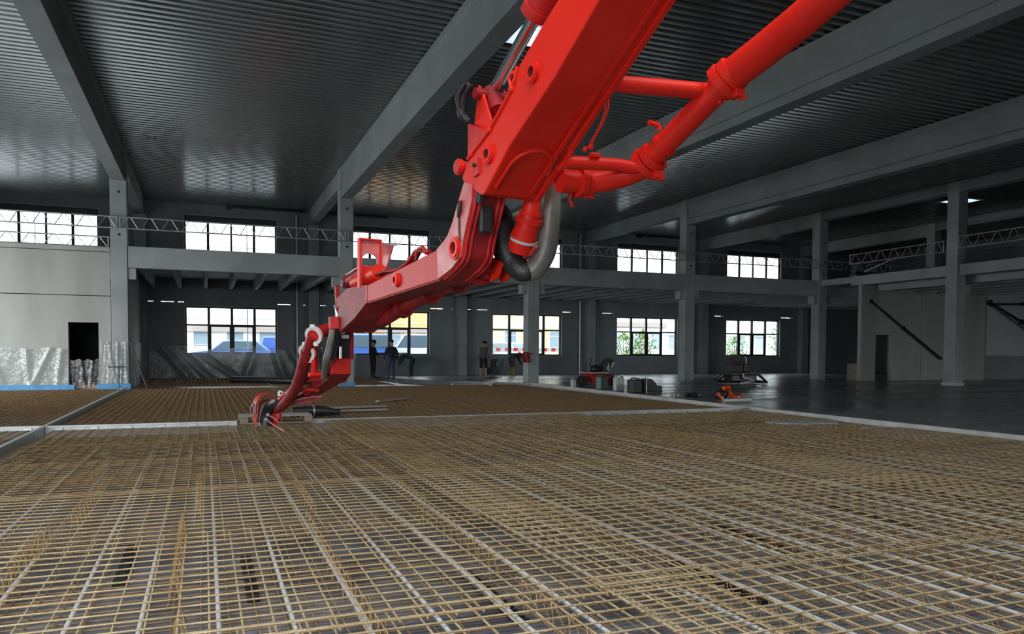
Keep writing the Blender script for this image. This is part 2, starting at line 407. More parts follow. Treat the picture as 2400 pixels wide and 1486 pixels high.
# columns, corbels, beams
CL = {0: 'square concrete column wrapped in plastic beside the doorway wall', 1: 'square concrete column standing behind the red boom tip', 2: 'square concrete column where two workers bend down', 3: 'square concrete column between the jerrycans and the trowel machine', 4: 'square concrete column at the corner of the dark recess', -1: 'square concrete column at the gate side', 5: 'square concrete column behind the far partition', 6: 'square concrete column at the far side wall'}
for i, x in enumerate(GRID):
    k = i - 1
    c = boxo('column', (x - 0.25, YC, -0.3), (x + 0.25, YC + 0.5, ZC), 'concrete', bevel=0.015); st(c, CL[k], 'column')
    boxo('corbel', (x + 0.25, YC + 0.05, 3.58), (x + 0.5, YC + 0.45, 3.95), 'concrete', c, bevel=0.01)
    boxo('corbel', (x - 0.5, YC + 0.05, 3.58), (x - 0.25, YC + 0.45, 3.95), 'concrete', c, bevel=0.01)
    for zz in (6.45, 5.05): MB().disc_ring((x + 0.02, YC - 0.001, zz), (0, 1, 0), 0.045, 0.001, 0.006, 10).build('lifting_socket', 'dark_void', c)
    p = boxo('pilaster', (x - 0.25, YB - 0.4, -0.3), (x + 0.25, YB + 0.02, 7.25), 'concrete', bevel=0.015); st(p, 'concrete pilaster on the back wall in line with its column', 'pilaster'); p['group'] = 'pilasters along the back wall'
    zb_ = 6.82 if k < 4 else 7.52; hb_ = ZC - zb_
    prof = [(-.21, 0), (.21, 0), (.21, .2 * hb_), (.15, .26 * hb_), (.15, .82 * hb_), (.21, .88 * hb_), (.21, hb_), (-.21, hb_), (-.21, .88 * hb_), (-.15, .82 * hb_), (-.15, .26 * hb_), (-.21, .2 * hb_)]
    b = MB().prism([(x + u, YR, zb_ + v) for u, v in prof], (0, YC - YR, 0)).build('roof_beam', 'concrete_beam'); st(b, ['concrete roof beam over the gate side bay', 'concrete roof beam meeting the plastic-wrapped column', 'wide concrete roof beam passing behind the red boom', 'concrete roof beam behind the red delivery pipe', 'concrete roof beam meeting the column by the jerrycans', 'concrete roof beam meeting the column at the dark recess', 'concrete roof beam over the far mezzanine', 'concrete roof beam along the far side wall'][i], 'beam')
    b = boxo('short_beam', (x - 0.2, YC + 0.5, 7.28), (x + 0.2, YB, ZC), 'concrete', bevel=0.02); st(b, 'shallow concrete beam from column head to back wall', 'beam'); b['group'] = 'short beams over the mezzanine'
# columns and edge of the cross mezzanine on the far side
for yy, lab in ((21.72, 'free concrete column in front of the cross mezzanine'), (14.7, 'concrete column under the cross mezzanine outside the view')):
    c = boxo('column', (27.15, yy - 0.25, -0.3), (27.65, yy + 0.25, ZC), 'concrete', bevel=0.015); st(c, lab, 'column')
    boxo('corbel', (27.65, yy - 0.2, 3.55), (27.95, yy + 0.2, 3.95), 'concrete', c, bevel=0.01)
    boxo('foam_collar', (27.12, yy - 0.28, 0.0), (27.68, yy + 0.28, 0.11), 'white_board', c)

# mezzanine along the back wall: floor slab, edge beams, ribs
mz = st(boxo('mezzanine_floor', (XL, YC + 0.3, 4.46), (XR, YB, 4.66), 'concrete'), 'concrete mezzanine floor along the back wall', 'floor')
rib = MB().prism([(-0.1, YC + 0.3, 4.47), (0.1, YC + 0.3, 4.47), (0.07, YC + 0.3, 4.02), (-0.07, YC + 0.3, 4.02)], (0, YB - YC - 0.3, 0)).mesh('slab_rib', 'concrete')
for i, x in enumerate(GRID[:-1]):
    for j in range(7): link('slab_rib', rib, mz, (x + 0.55 + j * 1.07, 0, 0))
    if i >= 1:
        e = boxo('edge_beam', (x + 0.26, YC + 0.02, 3.965), (x + BAY - 0.26, YC + 0.3, 4.68), 'concrete', bevel=0.012)
        st(e, ['', 'concrete mezzanine edge beam beside the doorway wall', 'concrete mezzanine edge beam behind the boom elbow', 'concrete mezzanine edge beam under the third upper window', 'concrete mezzanine edge beam under the fourth upper window', 'concrete mezzanine edge beam behind the cross mezzanine', 'last concrete mezzanine edge beam'][i], 'beam')
# cross mezzanine (far side)
cm = st(boxo('mezzanine_slab', (27.6, 5.0, 4.5), (XR, 26.9, 4.7), 'concrete'), 'concrete floor of the cross mezzanine', 'floor')
st(boxo('edge_beam', (27.3, 5.0, 4.3), (27.6, 26.9, 4.72), 'concrete', bevel=0.012), 'long concrete edge beam of the cross mezzanine', 'beam')
for j in range(6): boxo('slab_rib', (28.2 + j * 1.3, 5.0, 4.05), (28.4 + j * 1.3, 26.2, 4.5), 'concrete', cm)
st(boxo('landing_slab', (27.3, 26.9, 4.42), (29.2, YC + 0.1, 4.70), 'concrete'), 'short concrete landing at the mezzanine corner', 'floor')

st(boxo('wall_upper', (32.0, 5.0, 4.7), (32.2, 21.6, 7.3), 'concrete_panel'), 'pale upper wall standing on the cross mezzanine', 'wall')
# partition wall with doorway (left)
pw = empty('partition_wall', (0, YC, 0)); st(pw, 'pale concrete partition of stacked panels with a doorway', 'wall')
def on_pw(b, name, mat): return b.build(name, mat, pw)
on_pw(wall_openings(XL, X0 - 0.27, -0.3, 2.99, [(-4.12, -3.24, -0.3, 2.12)], lambda u, d, z: (u, 0.04 + d, z), 0.22), 'panel', 'concrete_panel')
on_pw(wall_openings(XL, X0 - 0.27, 3.015, 4.44, [], lambda u, d, z: (u, 0.03 + d, z), 0.22), 'panel', 'concrete_panel')
on_pw(wall_openings(XL, X0 - 0.27, 4.46, 4.60, [], lambda u, d, z: (u, 0.0 + d, z), 0.3), 'coping', 'concrete_panel')
on_pw(MB().box((XL, 0.1, 2.985), (X0 - 0.27, 0.2, 3.02)), 'joint_seal', 'dark_void')
on_pw(MB().box((-4.12, 0.2, -0.12), (-3.24, 0.24, 0.06)), 'threshold_board', 'wood')
st(boxo('wall_side', (X0 - 0.2, YC + 0.5, -0.3), (X0 + 0.02, YB - 0.4, 4.44), 'concrete_panel'), 'concrete side wall running from the wrapped column to the back', 'wall')

# partition with small doorway on the far side
fw = empty('partition_wall', (0, 26.4, 0)); st(fw, 'dull concrete partition with a small doorway under the cross mezzanine', 'wall')
wall_openings(27.45, 31.15, 0, 4.5, [(28.34, 29.32, 0, 2.09)], lambda u, d, z: (u, d, z), 0.2).build('panel', 'concrete_panel', fw)
wall_openings(31.17, 35.4, 0, 4.5, [], lambda u, d, z: (u, d, z), 0.2).build('panel', 'concrete_panel', fw)
wall_openings(35.42, XR, 0, 4.5, [], lambda u, d, z: (u, 0.05 + d, z), 0.2).build('panel', 'concrete_wall', fw)
MB().box((35.55, -0.02, 1.17), (XR - 0.2, 0.05, 4.3)).build('pale_board', 'white_board', fw)
MB().box((28.36, 1.6, 0), (29.5, 1.65, 0.75)).build('stacked_boards', 'wood_grey', fw)

# ------------------------------------------------------------------ joint rails on the floor
def rail(name, x0, x1, y0, y1, label, mat='joint_metal', along='x', dusty=False):
    r = empty(name, ((x0 + x1) / 2, (y0 + y1) / 2, 0)); tagged(r, label, 'joint rail')
    lx, ly = abs(x1 - x0) / 2, abs(y1 - y0) / 2
    if along == 'x':
        boxo('top_strip', (-lx, -0.03, -0.02), (lx, 0.03, 0.0), mat, r); boxo('web', (-lx, 0.0, -0.2), (lx, 0.012, -0.02), mat, r)
        n = max(2, int(2 * lx / 0.45)); me = MB().box((-0.05, -0.045, -0.075), (0.05, -0.008, -0.03)).mesh('dowel_sleeve', 'galvanised')
        for i in range(n): link('dowel_sleeve', me, r, (-lx + 0.2 + i * (2 * lx - 0.4) / (n - 1), 0, 0))
    else:
        boxo('top_strip', (-0.03, -ly, -0.02), (0.03, ly, 0.0), mat, r); boxo('web', (0.0, -ly, -0.2), (0.012, ly, -0.02), mat, r)
    return r
rail('joint_rail', -2.38, 0.52, 14.2, 14.2, 'shiny metal joint rail from the crossing to the wooden pallet')
rail('joint_rail', 1.78, 11.42, 14.15, 14.15, 'shiny metal joint rail from the wooden pallet to the slab corner')
rail('joint_rail', -9.9, -2.42, 14.25, 14.25, 'dull metal joint rail across the side strip of reinforcement')
rail('joint_rail', -2.4, -2.4, 2.0, 28.4, 'long metal joint rail running to the wrapped column', along='y')
# crusty formwork edge of the poured slab
ed = MB(); pts = [(11.36, 1.5), (11.42, 7.0), (11.5, 14.1), (11.75, 19.5), (12.15, 28.2)]
for (xa, ya), (xb, yb) in zip(pts[:-1], pts[1:]): ed.prism([(xa - 0.09, ya, -0.2), (xa + 0.0, ya, -0.2), (xa + 0.0, ya, 0.015), (xa - 0.09, ya, 0.015)], (xb - xa, yb - ya - 0.003, 0))
tagged(ed.build('slab_edge_form', 'joint_dusty'), 'dusty pale formwork strip edging the finished wet slab', 'edge form')
pud = MB()
for cx, cy, rx, ry in ((10.6, 11.6, 0.9, 0.7), (10.9, 9.4, 0.6, 0.9), (11.0, 13.1, 0.45, 0.5)):
    n = 16; pud.prism([(min(11.3, cx + rx * math.cos(2 * PI * i / n) * (0.75 + 0.3 * random.random())), cy + ry * math.sin(2 * PI * i / n) * (0.75 + 0.3 * random.random()), -0.16) for i in range(n)], (0, 0, 0.10))
tagged(pud.build('spilled_concrete', 'joint_dusty'), 'crust of spilled concrete along the slab edge', 'concrete spill', kind='stuff')

# ------------------------------------------------------------------ reinforcement
SP = 0.140
MX, MY = 5.0, 2.25
NXB, NYB = 17, 36
def bar_mesh(L, axis, r, mat, sides=6):
    return MB().tube([(0, 0, 0), (L, 0, 0)] if axis == 'x' else [(0, 0, 0), (0, L, 0)], r, sides).mesh('bar', mat, smooth=50)
bx, by = bar_mesh(MX, 'x', 0.0052, 'rust'), bar_mesh(MY, 'y', 0.0057, 'rust')
def mat_mesh(mat, r=0.005, mx=MX):
    b = MB()
    for i in range(NXB): b.tube([(0, 0.01 + i * (MY - 0.02) / (NXB - 1), 0), (mx, 0.01 + i * (MY - 0.02) / (NXB - 1), 0)], r, 4)
    n = max(3, int(mx / SP))
    for i in range(n + 1): b.tube([(0.03 + i * (mx - 0.06) / n, 0, 0.0095), (0.03 + i * (mx - 0.06) / n, MY, 0.0095)], r, 4)
    return b.mesh('mat_of_bars', mat)
_ONES = 'zeroth first second third fourth fifth sixth seventh eighth ninth tenth eleventh twelfth thirteenth fourteenth fifteenth sixteenth seventeenth eighteenth nineteenth'.split()
def nth(i):
    if i < 20: return _ONES[i]
    t, u = divmod(i, 10); return (['twentieth', 'thirtieth'][t - 2] if u == 0 else ['twenty', 'thirty'][t - 2] + '-' + _ONES[u])
G1 = 'upper reinforcement mats before the cross rail'
side_names = ['beside the long rail', 'in the middle strip', 'beside the slab edge']
row0 = 1.55
FAR, FARD, FARS = mat_mesh('rust_dim'), mat_mesh('rust_dimmer', mx=4.5), mat_mesh('rust_dimmer', mx=3.45)
def far_mat(me, x, yv, z, label, group): tagged(link('rebar_mat', me, None, (x, yv, z)), label, 'rebar mat', group)
def top_level(rrow, c): return -0.082 + 0.0225 * (rrow % 2) + (0.045 if c == 1 else 0.0)
for rrow in range(6):
    for c in range(3):
        x = -2.28 + c * 4.28 + random.uniform(-0.05, 0.05); yv = row0 + rrow * 2.045 + random.uniform(-0.03, 0.03) - (0.1 if rrow == 5 else 0); z = top_level(rrow, c)
        lab = 'rusty rebar mat in the %s row from the camera, %s' % (nth(rrow + 1), side_names[c])
        if rrow < 3:
            e = empty('rebar_mat', (x, yv, z)); tagged(e, lab, 'rebar mat', G1)
            for i in range(NXB): link('cross_bar', bx, e, (0, 0.01 + i * (MY - 0.02) / (NXB - 1) + random.uniform(-.004, .004), 0))
            for i in range(NYB): link('long_bar', by, e, (0.03 + i * (MX - 0.06) / (NYB - 1) + random.uniform(-.004, .004), 0, -0.0105))
        else: far_mat(FAR, x, yv, z, lab, G1)
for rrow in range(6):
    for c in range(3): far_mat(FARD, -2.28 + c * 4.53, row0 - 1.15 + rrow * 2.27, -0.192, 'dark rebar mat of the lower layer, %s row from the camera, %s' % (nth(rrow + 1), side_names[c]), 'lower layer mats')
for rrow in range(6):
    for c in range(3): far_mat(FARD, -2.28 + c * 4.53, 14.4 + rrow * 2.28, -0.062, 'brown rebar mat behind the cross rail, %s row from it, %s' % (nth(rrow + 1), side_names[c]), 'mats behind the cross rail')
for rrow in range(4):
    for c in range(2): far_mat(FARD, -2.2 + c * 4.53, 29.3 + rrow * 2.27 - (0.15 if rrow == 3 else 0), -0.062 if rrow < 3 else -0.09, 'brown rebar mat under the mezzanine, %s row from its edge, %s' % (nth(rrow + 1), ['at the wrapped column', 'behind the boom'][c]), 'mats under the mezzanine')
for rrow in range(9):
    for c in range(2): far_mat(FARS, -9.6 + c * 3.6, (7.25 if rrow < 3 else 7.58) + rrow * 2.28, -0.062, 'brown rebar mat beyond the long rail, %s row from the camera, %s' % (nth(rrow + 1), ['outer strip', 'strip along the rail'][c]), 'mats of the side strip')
# grey plastic pipes between the two layers
pm = MB().tube([(0, 0, 0), (0, 12.2, 0)], 0.0125, 8).mesh('plastic_pipe', 'pipe_grey', smooth=60)
for i in range(38):
    o = link('plastic_pipe', pm, None, (-2.05 + i * 0.35 + random.uniform(-.03, .03), 1.75, -0.115))
    o.rotation_euler = (0, 0, random.uniform(-0.004, 0.004))
    tagged(o, 'grey plastic pipe between the rebar layers, %s from the long rail' % nth(i + 1), 'pipe', 'grey pipes between the rebar layers')
# wire spacers: zigzag lattice strips standing between the layers
sw = MB(); L = 2.0; n = 20
for side in (-1, 1):
    zz = [(side * (0.035 if i % 2 == 0 else 0.006), i * L / n, -0.205 if i % 2 == 0 else -0.072) for i in range(n + 1)]
    sw.tube(zz, 0.0024, 4)
sw.tube([(0, 0, -0.072), (0, L, -0.072)], 0.003, 4)
for i in range(0, n, 4):
    yv = i * L / n; sw.tube([(-0.03, yv + .05, -0.2), (-0.018, yv + .05, -0.06), (0, yv + .05, -0.045), (0.018, yv + .05, -0.06), (0.03, yv + .05, -0.2)], 0.0024, 4)
swm = sw.mesh('wire_spacer', 'spacer_wire')
for c in range(15):
    for rrow in range(4):
        o = link('wire_spacer', swm, None, (-1.95 + c * 0.92 + random.uniform(-.1, .1), 2.2 + rrow * 2.3 + random.uniform(-.2, .2), 0))
        tagged(o, 'zigzag wire spacer under the rebar, %s run from the long rail, %s from the camera' % (nth(c + 1), nth(rrow + 1)), 'spacer', 'wire spacers under the rebar')
# black plastic ladder spacers on the film
lad = MB()
for i in range(9):
    yv = i * 0.11; lad.box((-0.035, yv, -0.215), (0.035, yv + 0.02, -0.185)); lad.box((-0.035, yv + 0.055, -0.215), (0.035, yv + 0.075, -0.185))
    for sx in (-0.035, 0.0, 0.027): lad.box((sx, yv, -0.214), (sx + 0.008, yv + 0.075, -0.19))
lad.box((-0.01, 0, -0.217), (0.01, 0.97, -0.205))
lm = lad.mesh('ladder_spacer', 'black_steel')
for i_, (x, yv) in enumerate(((1.55, 3.7), (0.25, 4.6), (2.95, 3.5), (3.9, 4.3), (-0.5, 5.2), (5.4, 4.6))):
    tagged(link('ladder_spacer', lm, None, (x, yv, 0)), 'black plastic ladder spacer on the film, ' + ['near the bottom middle', 'left of the bottom middle', 'right of the bottom middle', 'towards the lower right', 'at the lower left', 'farthest to the right'][i_], 'spacer', 'black ladder spacers')

# ------------------------------------------------------------------ foam strips and plastic sheets
tagged(boxo('foam_strip', (XL + .02, YC - 0.03, -0.2), (-3.95, YC + 0.03, 0.075), 'blue_foam'), 'pale blue foam edge strip along the partition foot', 'foam strip')
tagged(boxo('foam_strip', (-3.28, YC - 0.05, -0.2), (X0 + 0.3, YC - 0.005, 0.10), 'blue_foam'), 'bright blue foam edge strip at the wrapped column', 'foam strip')
tagged(boxo('foam_strip', (4.6, YC - 0.05, -0.2), (5.2, YC - 0.005, 0.06), 'blue_foam'), 'blue foam edge strip at the column behind the boom tip', 'foam strip')
def sheet(name, u0, u1, z0, z1, place, label, nu=46, nz=16, amp=0.05, folds=(), seed=0, sag=0.06):
    rnd = random.Random(seed); ph = [rnd.uniform(0, 6.28) for _ in range(8)]; b = MB()
    for i in range(nu + 1):
        for j in range(nz + 1):
            u, v = i / nu, j / nz
            d = 0.012 + amp * 0.22 * (1 + math.sin(u * 17 + ph[0] + v * 2.5)) * (1 - v * 0.75) + amp * 0.2 * (1 + math.sin(u * 41 + ph[1] - v * 5)) * (0.4 + 0.6 * (1 - v))
            for fu, sl in folds: d += amp * 2.2 * math.exp(-((u - fu - sl * (1 - v)) / 0.018) ** 2)
            zt = z1 - sag * abs(math.sin(u * PI * 3 + ph[2])) ** 2
            b.v.append(place(u0 + (u1 - u0) * u, d + 0.003 * rnd.random(), z0 + (zt - z0) * v))
    for i in range(nu):
        for j in range(nz): a = i * (nz + 1) + j; b.face((a, a + nz + 1, a + nz + 2, a + 1))
    o = b.build(name, 'plastic_sheet', smooth=180); tagged(o, label, 'plastic sheet'); return o
sheet('plastic_sheet', -7.2, -4.14, 0.08, 1.30, lambda u, d, z: (u, YC + 0.03 - d, z), 'clear plastic sheet hanging on the pale panel wall', folds=((0.30, 0.1), (0.62, 0.02), (0.85, -0.18), (0.95, -0.05)), seed=1)
sheet('plastic_sheet', -4.1, -3.26, -0.05, 0.92, lambda u, d, z: (u, YC + 0.2 - d, z), 'clear plastic sheet across the foot of the doorway', nu=20, folds=((0.4, 0.1), (0.8, -0.1)), seed=2)
sheet('plastic_sheet', -3.2, X0 + 0.24, 0.105, 1.5, lambda u, d, z: (u, YC - 0.008 - d, z), 'clear plastic sheet wrapped round the concrete column', nu=24, folds=((0.3, 0.25), (0.62, -0.02), (0.9, 0.05)), seed=3, sag=0.02)
sheet('plastic_sheet', YC + 0.1, YC + 5.5, -0.05, 1.55, lambda u, d, z: (X0 + 0.262 + d, u, z), 'clear plastic sheet on the flank behind the wrapped column', nu=40, folds=((0.2, 0.1), (0.6, -0.1)), seed=4)
sheet('plastic_sheet', -2.3, 6.9, -0.05, 1.42, lambda u, d, z: (u, YB - 0.42 - d * 1.4, z), 'long crumpled plastic sheet hung under the back windows', nu=110, nz=20, amp=0.08, folds=((0.06, 0.12), (0.12, 0.15), (0.2, 0.2), (0.5, -0.06), (0.58, 0.05), (0.66, 0.09), (0.74, -0.05), (0.82, 0.03)), seed=5, sag=0.16)

# ------------------------------------------------------------------ lattice guard rails
def lattice(name, p0, p1, z0, z1, label, step=0.62):
    p0, p1 = Vector(p0), Vector(p1); L = (p1 - p0).length; ang = math.atan2(p1.y - p0.y, p1.x - p0.x)
    r = empty(name, p0, ang); tagged(r, label, 'lattice girder')
    for z in (z0, z1): MB().tube([(0, 0, z), (L, 0, z)], 0.024, 8).build('chord', 'galvanised', r, smooth=60)
    n = int(L / step); st_ = L / n
    a = MB().tube([(0.05, 0, z0), (st_ / 2 - 0.04, 0, z1)], 0.015, 6).mesh('brace', 'galvanised', smooth=60); b = MB().tube([(st_ / 2 + 0.04, 0, z1), (st_ - 0.05, 0, z0)], 0.015, 6).mesh('brace', 'galvanised', smooth=60)
    for i in range(n): link('brace', a, r, (i * st_, 0, 0)); link('brace', b, r, (i * st_, 0, 0))
    for u in (0.03, L - 0.03): MB().tube([(u, 0, z0), (u, 0, z1)], 0.016, 6).build('end_post', 'galvanised', r, smooth=60)
    return r
names = ['lattice guard girder in front of the bright upper window', 'lattice guard girder across the bay beside the wrapped column', 'lattice guard girder behind the arched bracket', 'lattice guard girder in front of the third upper window', 'lattice guard girder in front of the fourth upper window', 'lattice guard girder at the far corner of the mezzanine']
for i in range(5 + 1): lattice('lattice_girder', (GRID[i] + 0.02, YC - 0.05, 0), (GRID[i + 1] - 0.02, YC - 0.05, 0), 5.25, 5.62, names[i])
lattice('lattice_girder', (XL + 0.4, YC + 0.2, 0), (X0 - 0.3, YC + 0.2, 0), 4.63, 4.97, 'lower lattice girder standing on the partition wall')
lattice('lattice_girder', (27.08, 22.0, 0), (27.08, 26.8, 0), 5.25, 5.66, 'lattice guard girder behind the free column on the cross mezzanine')
lattice('lattice_girder', (27.08, 12.0, 0), (27.08, 21.4, 0), 5.32, 5.76, 'lattice guard girder in front of the free column on the cross mezzanine')
# pipe runs under the roof along the back wall
def wall_pipe(x0, x1, label):
    r = empty('sprinkler_pipe', (x0, YB - 0.15, 7.86)); tagged(r, label, 'pipe'); L = x1 - x0
    MB().tube([(0, 0, 0), (L, 0, 0)], 0.05, 8).build('pipe_run', 'steel_pipe_dark', r, smooth=60)
    k = MB().tube([(0, 0, 0), (0, 0, -0.12)], 0.018, 6).mesh('sprinkler_head', 'galvanised')
    for i in range(4): link('sprinkler_head', k, r, (0.4 + i * (L - 0.8) / 3, 0, 0))
    boxo('valve', (-0.1, -0.08, -0.12), (0.15, 0.08, 0.04), 'steel_pipe_dark', r)
wall_pipe(1.1, 4.6, 'dark sprinkler pipe under the roof over the second upper window')
wall_pipe(5.3, 8.6, 'dark sprinkler pipe under the roof behind the boom elbow')
wall_pipe(23.0, 26.8, 'dark sprinkler pipe under the roof over the fourth window bay')
def downpipe(x, label):
    r = empty('downpipe', (x, YB - 0.12, 0)); tagged(r, label, 'pipe')
    MB().tube([(0, 0, -0.2), (0, 0, 7.7)], 0.06, 10).build('pipe_run', 'galvanised', r, smooth=60)
    for z in (0.8, 2.2, 5.4, 6.8): MB().disc_ring((0, 0, z), (0, 0, 1), 0.075, 0.055, 0.05, 12).build('bracket_ring', 'galvanised', r)
downpipe(4.15, 'grey downpipe in the corner behind the boom tip'); downpipe(19.3, 'grey downpipe beside the fourth pilaster'); downpipe(26.75, 'grey downpipe beside the fifth pilaster')
# small roof vent cap, timber prop, far props
v = empty('vent_cap', (-1.48, 26.94, ZC)); tagged(v, 'small white cap on the corrugated roof underside', 'vent')
MB().disc_ring((0, 0, -0.04), (0, 0, 1), 0.13, 0.02, 0.08, 16).build('flange', 'white_plastic', v); MB().ball((0, 0, -0.08), 0.09, 12, 6, sc=(1, 1, .5)).build('dome', 'white_plastic', v, smooth=60)
def prop(name, p0, p1, r, label, mat='black_steel'):
    e = empty(name, p0); tagged(e, label, 'prop'); d = Vector(p1) - Vector(p0)
    MB().tube([(0, 0, 0), d * 0.55], r * 1.25, 8).build('outer_tube', mat, e, smooth=60); MB().tube([d * 0.5, d], r, 8).build('inner_tube', mat, e, smooth=60)
    MB().disc_ring(d * 0.55, d, r * 2, r, 0.05, 10).build('collar', mat, e); boxo('foot_plate', (-0.07, -0.07, -0.01), (0.07, 0.07, 0.01), mat, e)
    MB().disc_ring(d, d, r * 2.2, 0.002, 0.02, 10).build('head_plate', mat, e)
prop('timber_prop', (-1.76, 28.0, -0.05), (-2.3, 28.4, 1.55), 0.02, 'thin dark rod leaning against the wrapped column')
prop('timber_prop', (-2.6, 28.3, 0.0), (-2.62, 28.35, 0.66), 0.012, 'short stand in front of the wrapped column')
boxo('cross_arm', (-2.92, 28.33, 0.64), (-2.44, 28.37, 0.68), 'black_steel', None)
o = bpy.data.objects['cross_arm']; tagged(o, 'small dark bar lying across the stand at the wrapped column', 'bar')
prop('wall_prop', (32.3, 26.25, 1.0), (27.9, 26.3, 3.6), 0.045, 'long diagonal push-pull prop on the far partition')
prop('wall_prop', (39.6, 25.6, 1.7), (35.4, 26.2, 3.75), 0.07, 'thick diagonal prop before the pale board')
prop('wall_prop', (39.6, 25.6, 3.75), (35.5, 26.2, 3.66), 0.05, 'level prop before the pale board')

